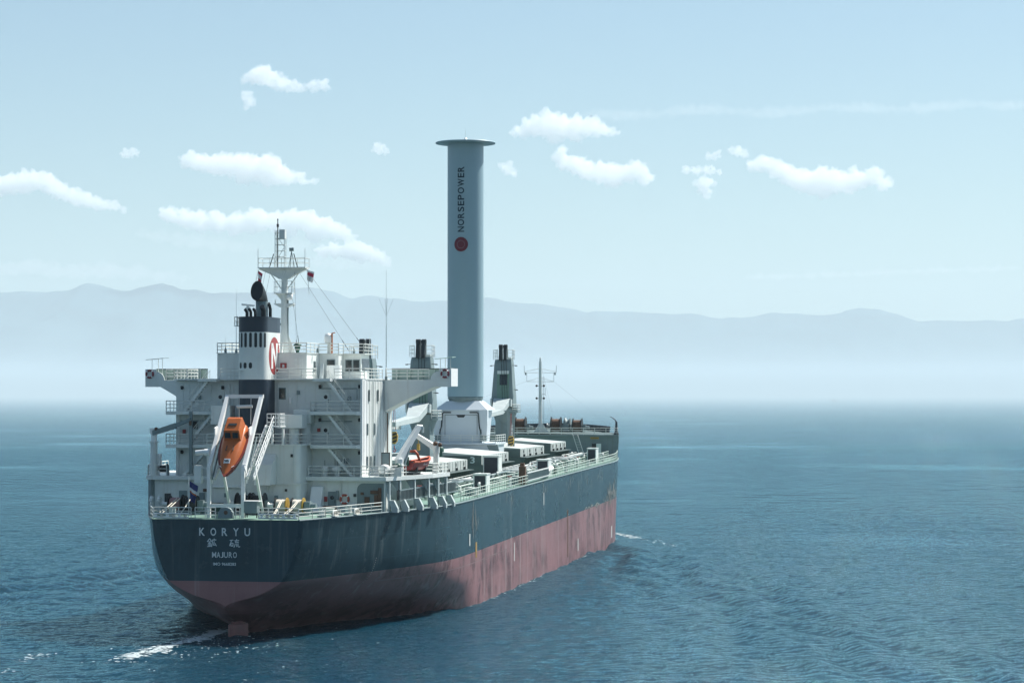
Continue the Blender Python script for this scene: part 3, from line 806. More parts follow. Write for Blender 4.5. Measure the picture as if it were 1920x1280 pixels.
# ------------------------------------------------------------------ bridge wings and wheelhouse
Wy0, Wy1 = 23.8, 27.3
M_BULW_SHADE = paint('bulwark_shade_paint', (.27, .36, .33), .5, .08, .8)  # shade on the inner face, put into a green-grey darker than the wing
def wing(sd, xi, xt):
    b = MB()
    D0 = Z_D - 0.02
    low = [(xi, 21.35)]
    for t in np.linspace(0, 1, 9):                    # straight flank running into a curved tip
        x = lerp(xi, xt - 1.6, t); low.append((x, 21.35 + (23.9 - 21.35) * (1.15 * t - 0.15 * t * t)))
    low = low[1:] + [(xt, 23.9)]
    prof = low + [(xt, 25.75), (xt - 1.15, 25.75)]
    for k in range(7):                                # rounded end of the solid bulwark
        t = math.pi / 2 * k / 6; prof.append((xt - 1.15 - 1.0 * math.sin(t) * 0.9, 25.75 - 0.25 - 0.93 * (1 - math.cos(t))))
    prof.append((xi, D0))
    pts = [(sd * x, z) for x, z in prof]
    if sd < 0: pts = pts[::-1]
    b.prism(pts, Wy0, Wy0 + 0.12, 'xz')               # after web
    b.prism([(sd * x, z) for x, z in (low + [(xt, D0 - .05), (xi, D0 - .05)])][::sd], Wy1 - 0.12, Wy1 - 0.06, 'xz')
    b2 = [(sd * x, z) for x, z in low + [(xt, D0), (xi, D0)]]
    x0, x1 = sorted((sd * xi, sd * xt))
    b.box(x0, x1, Wy0 + 0.12, Wy1 - 0.12, D0 - 0.06, D0 + 0.04)          # deck
    for (xa, za), (xb, zb) in zip(low[:-1], low[1:]):                    # bottom plate
        b.add([(sd * xa, Wy0 + 0.12, za), (sd * xb, Wy0 + 0.12, zb), (sd * xb, Wy1 - 0.12, zb), (sd * xa, Wy1 - 0.12, za)], [(0, 1, 2, 3)])
    xx = sorted((sd * xt, sd * (xt + 0.05))); b.box(xx[0], xx[1], Wy0, Wy1 + 0.03, 23.9, 25.75)
    o = b.build("bridge_wing", M_WHITE, SHIP)
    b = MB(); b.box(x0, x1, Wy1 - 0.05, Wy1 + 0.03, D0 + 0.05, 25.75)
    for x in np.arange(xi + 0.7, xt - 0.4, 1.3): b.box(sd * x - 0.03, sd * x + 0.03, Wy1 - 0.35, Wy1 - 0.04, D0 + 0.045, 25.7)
    b.build("bulwark", M_BULW_SHADE, o)
    b = MB(); b.box(x0, x1, Wy1 - 0.12, Wy1 + 0.12, 25.75, 25.84); b.build("capping", M_DARK, o)
    b = MB(); rail(b, [(sd * (xi + 0.1), Wy0 + 0.1, D0 + 0.04), (sd * (xt - 2.2), Wy0 + 0.1, D0 + 0.04)], 1.08, 3, 1.3); b.build("railing", M_RAIL, o)
    return o
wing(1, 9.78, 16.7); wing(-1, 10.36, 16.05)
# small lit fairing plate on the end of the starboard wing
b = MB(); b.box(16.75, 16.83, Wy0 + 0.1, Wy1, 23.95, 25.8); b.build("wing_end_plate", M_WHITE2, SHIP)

wh = MB()
wh.box(-6.3, 3.15, 17.6, 26.6, Z_D + 0.1, Z_R)
wh.box(3.15, 5.2, 22.6, 26.6, Z_D + 0.1, Z_R)
wh.box(5.2, 7.1, 24.6, 28.2, Z_D + 0.1, Z_R - 0.02)
wh_o = wh.build("wheelhouse", M_WHITE, SHIP, bevel=0.03)
b = MB(); b.box(5.2, 7.6, 24.2, 28.6, Z_R - 0.02, Z_R + 0.06); b.box(-6.4, 3.25, 17.5, 26.7, Z_R, Z_R + 0.05); b.box(3.25, 5.3, 22.5, 26.7, Z_R, Z_R + 0.05); b.build("roof", M_WHITE, wh_o)
b = MB(); b.box(7.1, 7.13, 25.0, 28.0, 25.6, 26.8); b.build("window", M_GLASS, wh_o)
for x in (4.4, ): porthole(x, 22.6, 26.1, 0.75, 1.1, 'aft', parent=wh_o)
for x in (5.8, 6.6): porthole(x, 24.6, 26.1, 0.6, 1.1, 'aft', parent=wh_o)
porthole(3.16, 20.6, 26.0, 0.5, 0.9, 'side', parent=wh_o)
b = MB(); b.box(-0.9 + 1.3, -0.9 + 1.95, 17.5, 17.6, 25.75, 26.3); fx = b.build("fire_box", M_REDP, wh_o)
b = MB(); b.box(0.62, 0.83, 17.46, 17.5, 25.85, 26.15); b.build("notice", M_LETTER, fx)
b = MB()
for z in (26.55, 26.1, 25.6): b.box(1.9 + 0.1, 2.05, 17.5, 17.6, z, z + 0.25); b.box(2.3, 2.5, 17.52, 17.6, z - 0.1, z + 0.06)
b.box(1.75, 2.75, 17.56, 17.6, 25.2, 26.95); b.build("vent_panel", M_WHITE, wh_o)
b = MB(); rail(b, [(-6.3, 17.65, Z_R + 0.05), (3.1, 17.65, Z_R + 0.05), (3.1, 22.6, Z_R + 0.05), (5.2, 22.6, Z_R + 0.05), (5.2, 24.6, Z_R + 0.05), (7.4, 24.6, Z_R + 0.05), (7.4, 28.4, Z_R + 0.05)], 1.0, 3, 1.6)
rail(b, [(-6.3, 17.65, Z_R + 0.05), (-6.3, 26.5, Z_R + 0.05)], 1.0, 3, 1.6); b.build("railing", M_RAIL, wh_o)
# round tank and ladder base beside the bridge stair
b = MB(); b.cyl((5.0, 21.5, Z_D + 0.1), (5.0, 21.5, 26.1), 0.8, n=20); b.build("tank", M_WHITE2, SHIP)
b = MB(); b.prism([(4.9, Z_D), (5.1, 26.2), (5.35, 26.2), (5.3, Z_D)], 15.9, 16.0, 'xz'); b.build("gusset", M_WHITE, SHIP)

# ------------------------------------------------------------------ funnel
FC, FH, FA, FB = -1.40, 1.52, 12.9, 18.4      # centre line, half breadth, after and forward ends
def fper(u, off=0.0):
    """point on the funnel's outline at a distance u from its after middle, to starboard positive"""
    sg = 1 if u >= 0 else -1; u = abs(u); r = 1.25; flat = FH - r
    if u < flat: return (FC + sg * u, FA - off)
    a = (u - flat) / r
    if a < math.pi / 2: return (FC + sg * (flat + (r + off) * math.sin(a)), FA + r - (r + off) * math.cos(a))
    s = u - flat - r * math.pi / 2; return (FC + sg * (FH + off), FA + r + s)
UMAX = (FH - 1.25) + 1.25 * math.pi / 2 + (FB - FA - 1.25)
us = np.concatenate([np.linspace(0, 0.27, 2), np.linspace(0.27, 0.27 + 1.25 * math.pi / 2, 10)[1:], np.linspace(0.27 + 1.25 * math.pi / 2, UMAX, 5)[1:]])
outline = [fper(-u) for u in us[::-1]] + [fper(u) for u in us[1:]]
def fband(z0, z1, scale=1.0):
    b = MB(); n = len(outline)
    c = (FC, (FA + FB) / 2)
    pts = [(c[0] + (x - c[0]) * scale, c[1] + (y - c[1]) * scale) for x, y in outline]
    vs = [(x, y, z0) for x, y in pts] + [(x, y, z1) for x, y in pts]
    b.add(vs, [(i, (i + 1) % n, n + (i + 1) % n, n + i) for i in range(n)], True)
    b.add(vs[n:], [tuple(range(n))]); b.add(vs[:n], [tuple(range(n - 1, -1, -1))])
    return b
fun = fband(Z_B + 0.1, 24.6).build("funnel", M_NAVY, SHIP)
fband(24.6, 29.35).build("white_band", M_WHITE, fun)
fband(29.35, 30.9).build("top_band", M_NAVY, fun)
fband(30.78, 30.86, 1.03).build("rim", M_NAVY, fun)
def on_funnel(poly, off, name, mat, parent=fun):
    """flat figure given as (distance along the outline, height), laid on the funnel's skin"""
    b = MB(); n = len(poly)
    outer = [(*fper(u, off), z) for u, z in poly]
    b.add(outer, [tuple(range(n))]); return b.build(name, mat, parent)
def slot_poly(u, z, w, h, k=5):
    pts = []
    for a in np.linspace(0, math.pi, k): pts.append((u + w / 2 * math.cos(a), z + h / 2 - w / 2 + w / 2 * math.sin(a)))
    for a in np.linspace(math.pi, 2 * math.pi, k): pts.append((u + w / 2 * math.cos(a), z - h / 2 + w / 2 + w / 2 * math.sin(a)))
    return pts
for u in (-1.55, -1.0, -0.5, 0.02, 0.55, 1.05, 1.55): on_funnel(slot_poly(u, 28.55, 0.28, 1.5), 0.012, "louvre", M_DARK)
for u in (-1.15, -0.55, 0.02): on_funnel(slot_poly(u, 26.0, 0.34, 0.62), 0.012, "hole", M_DARK)
b = MB(); b.box(FC - 1.4, FC + 0.4, FA - 0.02, FA + 0.25, 25.5, 25.56); b.build("ledge", M_WHITE, fun)
# emblem: red disc with a white N
EU, EZ, ER = 0.27 + 1.25 * math.pi / 2 + 2.15, 27.0, 1.9
b = MB(); rings = 10; seg = 40; vs = [(*fper(EU, 0.014), EZ)]; fs2 = []
for k in range(1, rings + 1):
    for i in range(seg):
        a = 2 * math.pi * i / seg; u = EU + ER * k / rings * 1.05 * math.cos(a); vs.append((*fper(min(u, UMAX), 0.014), EZ + ER * k / rings * math.sin(a)))
for i in range(seg): fs2.append((0, 1 + i, 1 + (i + 1) % seg))
for k in range(rings - 1):
    for i in range(seg): fs2.append((1 + k * seg + i, 1 + (k + 1) * seg + i, 1 + (k + 1) * seg + (i + 1) % seg, 1 + k * seg + (i + 1) % seg))
b.add(vs, fs2, True); em = b.build("emblem", M_REDP, fun)
def nstrip(pts4, name="letter"):
    b = MB(); k = 8
    (a, b0, c, d) = pts4; vs = []
    for i in range(k + 1):
        t = i / k
        for (p0, p1) in ((a, b0), (d, c)): vs.append((*fper(lerp(p0[0], p1[0], t), 0.028), lerp(p0[1], p1[1], t)))
    b.add(vs, [(2 * i, 2 * i + 1, 2 * i + 3, 2 * i + 2) for i in range(k)], True); return b
NB = MB()
for q in ([(-1.15, -1.3), (-1.15, 1.3), (-0.55, 1.3), (-0.55, -1.3)], [(0.55, -1.3), (0.55, 1.3), (1.15, 1.3), (1.15, -1.3)], [(0.5, -1.3), (-1.15, 1.3), (-0.5, 1.3), (1.15, -1.3)]):
    m_ = nstrip([(EU + a_, EZ + c_) for a_, c_ in q]); NB.add(m_.v, m_.f, True)
em_letter = NB.build("emblem_letter", M_WHITE2, fun)
# exhaust pipes
b = MB(); b.cyl((-1.0, 15.6, 30.85), (-1.0, 15.6, 32.5), 0.62, n=20, cap=False); b.build("exhaust_pipe", M_GREY, fun)
b = MB(); n_ = 24; vs = []                    # bent cowl, its mouth cut upright and facing aft
for t_ in np.linspace(0, 1, 7):
    for i in range(n_):
        a = 2 * math.pi * i / n_; base = Vector((-1.0 + .62 * math.cos(a), 15.6 + .62 * math.sin(a), 32.5)); top_ = Vector((-1.22 + .64 * math.cos(a), 14.55 + .30 * math.sin(a), 33.55 + 1.0 * math.sin(a)))
        bul = Vector((0, .35, .25)) * math.sin(math.pi * t_) * (1 + math.sin(a)) / 2; vs.append(base.lerp(top_, t_) + bul)
b.add(vs, [(k * n_ + i, k * n_ + (i + 1) % n_, (k + 1) * n_ + (i + 1) % n_, (k + 1) * n_ + i) for k in range(6) for i in range(n_)], True)
cw = b.build("exhaust_cowl", M_DARK, fun)
b = MB(); b.add([p + Vector((0, .12, 0)) for p in vs[6 * n_:]], [tuple(range(n_ - 1, -1, -1))]); b.build("mouth", M_DARK, cw)
for x, y, h, r_ in ((-2.0, 13.7, 0.75, 0.15), (-1.55, 13.6, 0.8, 0.15), (-1.1, 13.6, 0.8, 0.15), (-0.35, 14.0, 1.05, 0.26), (-0.2, 15.9, 1.45, 0.17)):
    b = MB(); b.tube([(x, y, 30.85), (x, y, 30.85 + h * 0.6), (x - 0.05, y - 0.1, 30.85 + h * 0.85), (x - 0.1, y - 0.3, 30.85 + h)], r_, 8); b.build("exhaust_pipe", M_DARK, fun)
b = MB(); rail(b, [(-2.9, 13.6, 30.0), (-3.3, 13.8, 30.0), (-3.3, 15.5, 30.0)], 0.9, 2, 1.0); b.box(-3.3, -2.9, 13.5, 15.5, 29.95, 30.0); b.build("ladder_platform", M_WHITE, fun)

# ------------------------------------------------------------------ lettering and marks
def text_mesh(txt, size, depth=0.0, bold=0.012, spacing=1.0, align='CENTER'):
    """outline of a text in its own plane: list of (u, v) vertices and faces"""
    cu = bpy.data.curves.new("lettering", 'FONT')
    cu.body = txt; cu.size = size; cu.align_x = align; cu.offset = bold * size; cu.space_character = spacing; cu.resolution_u = 4
    o = bpy.data.objects.new("lettering", cu); COL.objects.link(o)
    bpy.context.view_layer.update()
    dg = bpy.context.evaluated_depsgraph_get()
    me = o.evaluated_get(dg).to_mesh()
    vs = [(v.co.x, v.co.y) for v in me.vertices]; fs = [tuple(p.vertices) for p in me.polygons]
    o.evaluated_get(dg).to_mesh_clear()
    bpy.data.objects.remove(o); bpy.data.curves.remove(cu)
    return vs, fs
def fit_text(txt, width, height, bold=0.012, spacing=1.0):
    vs, fs = text_mesh(txt, 1.0, bold=bold, spacing=spacing)
    x0, x1 = min(v[0] for v in vs), max(v[0] for v in vs); y0, y1 = min(v[1] for v in vs), max(v[1] for v in vs)
    kx, ky = width / (x1 - x0), height / (y1 - y0)
    return [((u - (x0 + x1) / 2) * kx, (v - (y0 + y1) / 2) * ky) for u, v in vs], fs
def transom_text(txt, x0, x1, z0, z1, name="lettering", bold=0.012, spacing=1.0):
    vs, fs = fit_text(txt, x1 - x0, z1 - z0, bold, spacing)
    b = MB(); b.add([((x0 + x1) / 2 + u, -0.02, (z0 + z1) / 2 + v) for u, v in vs], fs); return b.build(name, M_LETTER, hull_o)
for k, ch in enumerate("KORYU"):
    cx = -2.27 + k * 1.11; transom_text(ch, cx - 0.28, cx + 0.28, 9.78, 10.53, bold=0.02)
def strokes(lines, cx, cz, sx, sz, w, name):
    b = MB()
    for i, ln in enumerate(lines):
        for p, q in zip(ln[:-1], ln[1:]):
            b.beam((cx + p[0] * sx, -0.02 - 0.0015 * i, cz + p[1] * sz), (cx + q[0] * sx, -0.02 - 0.0015 * i, cz + q[1] * sz), 0.006, w, up=(0, 0, 1) if abs(q[0] - p[0]) * sx > abs(q[1] - p[1]) * sz else (1, 0, 0))
    return b.build(name, M_LETTER, hull_o)
# two brush-written characters (mineral, sulphur), stroke by stroke in a unit square
strokes([[(-0.5, .1), (-.22, .5)], [(-.22, .5), (0, .15)], [(-.38, .12), (-.08, .12)], [(-.4, -.08), (-.06, -.08)], [(-.22, .12), (-.22, -.4)], [(-.4, -.18), (-.34, -.32)], [(-.06, -.16), (-.12, -.3)], [(-.48, -.45), (0, -.38)],
         [(.28, .5), (.3, .36)], [(.06, .33), (.52, .35)], [(.1, .33), (.08, -.05), (.0, -.48)], [(.3, .2), (.2, -.3), (.48, -.22)], [(.36, -.02), (.54, -.38)]], -1.32, 9.12, 0.88, 0.80, 0.085, "lettering")
strokes([[(-.5, .36), (-.12, .4)], [(-.3, .38), (-.52, -.3)], [(-.4, .02), (-.14, .04)], [(-.38, .02), (-.36, -.34)], [(-.14, .04), (-.18, -.34)], [(-.38, -.3), (-.16, -.3)],
         [(.22, .52), (.24, .36)], [(.0, .32), (.5, .36)], [(.2, .3), (.08, .1), (.4, .12)], [(.34, .22), (.44, .06)], [(.08, -.02), (.06, -.2), (-.06, -.46)], [(.24, -.02), (.24, -.4)], [(.38, -.02), (.38, -.36), (.56, -.42), (.56, -.3)]], 0.92, 9.08, 0.92, 0.80, 0.085, "lettering")
for ch, a, b2 in (("M", -1.28, -0.87), ("A", -0.83, -0.46), ("J", -0.43, -0.15), ("U", -0.09, 0.27), ("R", 0.36, 0.70), ("O", 0.78, 1.15)): transom_text(ch, a, b2, 7.72, 8.26, bold=0.012)
transom_text("IMO 9668283", -1.17, 1.07, 6.98, 7.27, bold=0.02, spacing=1.05)

# white marks on the ship's side, laid on the plating
def side_mark(s0, s1, z0, z1, name, mat, n=6):
    b = MB(); vs = []
    for i in range(n + 1):
        t = i / n; s, z = lerp(s0, s1, t), lerp(z0, z1, t)
        vs.append((s, z))
    return vs
def side_patch(s0, s1, z0, z1, name, mat, k=4):
    b = MB(); vs = []
    for i in range(k + 1):
        for j in range(k + 1):
            s, z = lerp(s0, s1, i / k), lerp(z0, z1, j / k); vs.append((half(s, z) + 0.03, s, z))
    n = k + 1
    b.add(vs, [(i * n + j, (i + 1) * n + j, (i + 1) * n + j + 1, i * n + j + 1) for i in range(k) for j in range(k)], True)
    return b.build(name, mat, hull_o)
M_MARK = paint("mark_paint", (0.62, 0.64, 0.62), 0.6, 0.1, 2.0)
side_patch(37.0, 37.45, 6.7, 8.0, "tug_mark", M_MARK); side_patch(64.2, 64.6, 3.2, 5.4, "tug_mark", M_MARK); side_patch(85.6, 86.0, 8.9, 10.5, "tug_mark", M_MARK)
side_patch(148.8, 149.6, 1.0, 2.8, "tug_mark", M_MARK); side_patch(105.3, 105.9, 0.9, 7.4, "tug_mark", M_RUST); side_patch(114.6, 115.2, 1.2, 2.9, "tug_mark", M_MARK)
M_SCUFF = paint("worn_side_paint", (0.185, 0.20, 0.19), 0.7, 0.3, 1.2)
side_patch(40.4, 41.2, 5.2, 6.9, "rust_scuff_stain", paint("ochre_stain", (0.34, 0.22, 0.08), 0.8, 0.3, 1.0))
sr = random.Random(9); b = MB()                 # scraped patches low on the shoulder and along the sheer
def sliver(s, z, w, h):
    k = 5; L_, R_ = [], []
    for i in range(k + 1):
        zz = z + h * (i / k - .5); ww = w * math.sin(math.pi * (i + .4) / (k + .8)) * sr.uniform(.5, 1.1)
        L_.append((half(s - ww / 2, zz) + .03, s - ww / 2, zz)); R_.append((half(s + ww / 2, zz) + .03, s + ww / 2, zz))
    n = len(b.v); b.add(L_ + R_, [(i, k + 1 + i, k + 2 + i, i + 1) for i in range(k)])
for _ in range(70): sliver(sr.gauss(149, 4.0), sr.gauss(7.6, .8), sr.uniform(.15, .8), sr.uniform(.4, 1.9))
for _ in range(26): sliver(sr.uniform(120, 156), red_z(140) + sr.gauss(0, .12), sr.uniform(.6, 2.6), sr.uniform(.12, .4))
for _ in range(14): sliver(sr.gauss(39.5, .7), sr.uniform(8.3, 11), sr.uniform(.08, .3), sr.uniform(.8, 2.4))
for _ in range(30): sliver(sr.uniform(50, 145), deck_z(100) - .7 - abs(sr.gauss(0, .6)), sr.uniform(.06, .2), sr.uniform(.6, 2.2))
b.build("rust_scuff_stain", M_SCUFF, hull_o)  # scuffs and pale runs on the side plating
b = MB()                                        # draught figures down the quarter, one small plate each
def dmark(s, z0, z1, dz, w=0.18):
    z = z0
    while z < z1:
        p = half(s, z) + 0.035; b.add([(p, s, z), (p, s + w, z), (half(s, z + 0.1) + .035, s + w, z + 0.1), (half(s, z + 0.1) + .035, s, z + 0.1)], [(0, 1, 2, 3)]); z += dz
dmark(13.0, 0.3, 7.0, 0.2); b.build("draught_marks", M_MARK, hull_o)
b = MB(); n_ = 60; vs = []
for i in range(n_ + 1):
    s = lerp(15, 60, i / n_); z = red_z(s) - 1.15
    vs += [(half(s, z) + .03, s, z), (half(s, z + .08) + .03, s, z + .08)]
b.add(vs, [(2 * i, 2 * i + 2, 2 * i + 3, 2 * i + 1) for i in range(n_)], True); b.build("load_line", paint("faded_line", (.30, .22, .22), .6, .25, .3), hull_o)
# rubbing strake at the sheer
for sd in (1, -1):
    b = MB(); pts = [(sd * (half(s, deck_z(s)) + 0.02), s, deck_z(s) - 0.02) for s in hs if s <= FC_S]; b.tube(pts, 0.09, 6); b.build("sheer_strake", M_GREY, SHIP)
# rudder
M_RUD = paint("rudder_paint", (0.20, 0.085, 0.085), .5, .2, .6, streak=.4, streak_col=(.12, .06, .06))
b = MB(); b.obox((.25, 3.5, -.4), (.40, 2.3, 3.2), (0, 0, R(-32))); b.obox((.25, 3.5, 1.3), (.46, 1.6, .25), (0, 0, R(-32))); b.cyl((.3, 3.6, 1.4), (.3, 3.6, 2.6), .28, n=12)
ru = b.build("rudder", M_RUD, SHIP, bevel=0.1)
b = MB(); b.prism([(4.6, -2), (8.5, -2), (8.5, 2.2), (3.6, 2.2), (4.2, 1.2)], -0.7, 0.4, 'yz'); b.build("skeg", M_RED, SHIP, bevel=0.15)

# ================================================================== ROTOR SAIL
RS = 115.1
M_ROTOR = paint("rotor_skin", (0.27, 0.40, 0.455), 0.42, 0.03, 0.15, spec=0.9)
M_TOWER = paint("tower_white", (0.62, 0.68, 0.72), 0.45, 0.03, 0.4)
rt = thing("rotor_sail", "tall cylindrical rotor sail with wide end plate and dark vertical lettering, on a white base", "rotor sail", (0, RS, 12.2))
b = MB(); b.lathe((0, RS, 0), [(2.56, 22.75), (2.56, 58.55)], 96); cyl_o = b.build("cylinder", M_ROTOR, rt)
b = MB(); b.lathe((0, RS, 0), [(2.45, 58.55), (4.22, 58.62), (4.28, 58.72), (4.2, 58.82), (2.0, 58.95), (0.01, 59.0)], 96); ep = b.build("end_plate", M_ROTOR, rt)
b = MB(); b.lathe((0, RS, 0), [(0.42, 58.98), (0.12, 59.5), (0.001, 59.55)], 20); b.cyl((0, RS, 59.5), (0, RS, 60.6), 0.025, n=6); b.build("lightning_rod", M_WHITE, ep)
b = MB(); b.lathe((0, RS, 0), [(2.35, 22.1), (2.35, 22.36), (2.5, 22.4), (2.5, 22.75), (2.35, 22.76)], 72); b.build("lower_collar", M_GREY, rt)
b = MB()
oct0, oct1 = [(-3.85, -3.2), (3.75, -3.2), (3.75, 3.2), (-3.85, 3.2)], [(-2.3, -1.9), (2.3, -1.9), (2.3, 1.9), (-2.3, 1.9)]
vs = [(x, RS + y, 20.9) for x, y in oct0] + [(x, RS + y, 22.15) for x, y in oct1]
b.add(vs, [(0, 1, 5, 4), (1, 2, 6, 5), (2, 3, 7, 6), (3, 0, 4, 7), (4, 5, 6, 7)])
b.box(-3.85, 3.75, RS - 3.2, RS + 3.2, 20.85, 20.9)
b.build("hood", M_TOWER, rt)
b = MB(); b.prism([(-2.9, 16.3), (2.9, 16.3), (3.3, 20.85), (-3.3, 20.85)], RS - 2.9, RS + 2.9, 'xz'); body = b.build("tower", M_TOWER, rt)
for sd in (-1, 1):                                    # arms with their dark hydraulic lines
    b = MB(); x0 = 2.55 if sd > 0 else -2.7
    b.prism([(x0, 20.86), (x0 + sd * 1.2, 20.86), (x0 + sd * 1.2, 18.9), (x0 + sd * 1.1, 17.3), (x0 + sd * .3, 17.3), (x0 + sd * .12, 18.9)], RS - 3.2, RS - 2.2, 'xz')
    arm = b.build("tilt_arm", M_TOWER, rt)
    b = MB(); b.tube([(x0 - sd * 1.3, RS - 3.3, 20.55), (x0 - sd * .25, RS - 3.3, 20.55), (x0 - sd * .05, RS - 3.3, 20.4), (x0 - sd * .02, RS - 3.3, 19.9), (x0 + sd * 0.08, RS - 3.3, 18.6), (x0 + sd * .35, RS - 3.3, 17.6)], 0.09, 8)
    b.build("hose", M_DARK, arm)
    b = MB(); b.box(*sorted((x0 + sd * .35, x0 + sd * 1.05)), RS - 3.3, RS - 2.4, 16.5, 17.4); b.cyl((x0 + sd * .28, RS - 3.25, 16.4), (x0 + sd * .28, RS - 3.25, 18.2), 0.11, n=8); b.build("hinge", M_GREY, arm)
b = MB()
for p, q in (((-2.35, 20.2), (2.25, 20.2)), ((-2.35, 20.2), (-2.35, 17.2)), ((2.25, 20.2), (2.25, 17.2))):
    b.beam((p[0], RS - 2.91, p[1]), (q[0], RS - 2.91, q[1]), 0.03, 0.05, up=(0, 0, 1) if p[1] == q[1] else (1, 0, 0))
b.prism([(-.75, 20.2), (.6, 20.2), (.35, 19.85), (-.5, 19.85)], RS - 2.96, RS - 2.9, 'xz'); b.build("recess", M_DARK, body)
b = MB(); b.box(-0.7, 0.35, RS - 2.93, RS - 2.9, 16.6, 17.9); b.build("hatch", M_TOWER, body)
b = MB(); b.box(-4.9, 5.1, RS - 3.9, RS + 3.9, 16.0, 16.3); b.box(-4.7, 4.9, RS - 3.6, RS + 3.6, 14.9, 16.0)
b.build("foundation", M_TOWER, rt, bevel=0.04)
b = MB(); b.prism([(4.7, 11.6), (6.3, 11.6), (5.9, 13.5), (5.3, 16.1), (3.7, 16.1), (4.5, 14.5)], RS - 3.7, RS - 3.2, 'xz'); b.prism([(-4.7, 11.6), (-6.3, 11.6), (-5.9, 13.5), (-5.1, 16.1), (-3.7, 16.1), (-4.5, 14.5)], RS - 3.7, RS - 3.2, 'xz')
b.box(-4.8, 4.8, RS - 3.4, RS + 3.4, 11.8, 14.95); b.build("pedestal", M_GREY, rt)
b = MB(); rail(b, [(-4.85, RS - 3.85, 16.3), (5.05, RS - 3.85, 16.3), (5.05, RS + 3.85, 16.3)], 1.05, 3, 1.7); rail(b, [(-4.85, RS - 3.85, 16.3), (-4.85, RS + 3.85, 16.3)], 1.05, 3, 1.7); b.build("railing", M_RAIL, rt)
# lettering wound on the cylinder, reading upward on its after side
ANG0 = math.atan2(-1.0, -0.055)
def on_cyl(vs, fs, ang, zc, name, mat, r=2.64, parent=cyl_o):
    b = MB(); b.add([(r * math.cos(ang + u / r), RS + r * math.sin(ang + u / r), zc + v) for u, v in vs], fs, True); return b.build(name, mat, parent)
M_LETD = paint("dark_letter", (0.018, 0.040, 0.062), 0.5, 0.05, 1.0)
word = "NORSEPOWER"; z = 45.95; wd = dict(N=.74, O=.86, R=.74, S=.70, E=.64, P=.72, W=1.06)
z_total = sum(wd[c] for c in word); gap = (55.15 - 45.95 - z_total) / 9
for ch in word:
    vs, fs = fit_text(ch, wd[ch], 0.95, bold=0.016)
    zc = z + wd[ch] / 2; z += wd[ch] + gap
    # turned a quarter so that the word climbs: text x runs up, text y runs to port
    on_cyl([(-v, u) for u, v in vs], fs, ANG0, zc, "lettering", M_LETD)
def ring_fig(r0, r1, seg=48):
    vs = [(r * math.cos(2 * math.pi * i / seg), r * math.sin(2 * math.pi * i / seg)) for r in (r0, r1) for i in range(seg)]
    return vs, [(i, (i + 1) % seg, seg + (i + 1) % seg, seg + i) for i in range(seg)]
M_EMB = paint("emblem_red", (0.15, 0.014, 0.030), 0.5, 0.05, 1.0)
for r0, r1 in ((0.001, 0.50), (0.57, 1.02)):
    vs, fs = ring_fig(r0, r1); on_cyl(vs, fs, ANG0, 44.2, "emblem", M_EMB)
vs, fs = ring_fig(0.50, 0.57); on_cyl(vs, fs, ANG0, 44.2, "emblem_ring", paint("emblem_ring_paint", (.22, .11, .14), .5, .05, 1), 2.64)

# ================================================================== DECK CRANES
def hook_block(parent, x, y, z):
    b = MB(); pr = [(-.25, .75), (.25, .75), (.46, .25), (.38, -.4), (.12, -.75), (-.12, -.75), (-.38, -.4), (-.46, .25)]
    for i in range(6):
        pass
    b.prism([(x + u, z + v) for u, v in pr], y - 0.2, y + 0.2, 'xz'); o = b.build("hook_block", M_YEL, parent)
    b = MB()
    for k in (-0.55, -0.12, 0.30):
        b.prism([(x - .34, z + k - .1), (x - .34, z + k + .12), (x + .34, z + k + .34), (x + .34, z + k + .12)], y - 0.215, y + 0.215, 'xz')
    b.build("hazard_stripe", M_DARK, o)
    b = MB(); b.cyl((x - .15, y, z + .9), (x - .05, y, z + 4.0), 0.035, n=5); b.cyl((x + .15, y, z + .9), (x + .05, y, z + 4.0), 0.035, n=5); b.tube([(x, y, z - .9), (x, y, z - 1.25), (x + .2, y, z - 1.5), (x + .05, y, z - 1.7), (x - .15, y, z - 1.5)], .07, 6); b.build("hook", M_REDP, o)
    return o
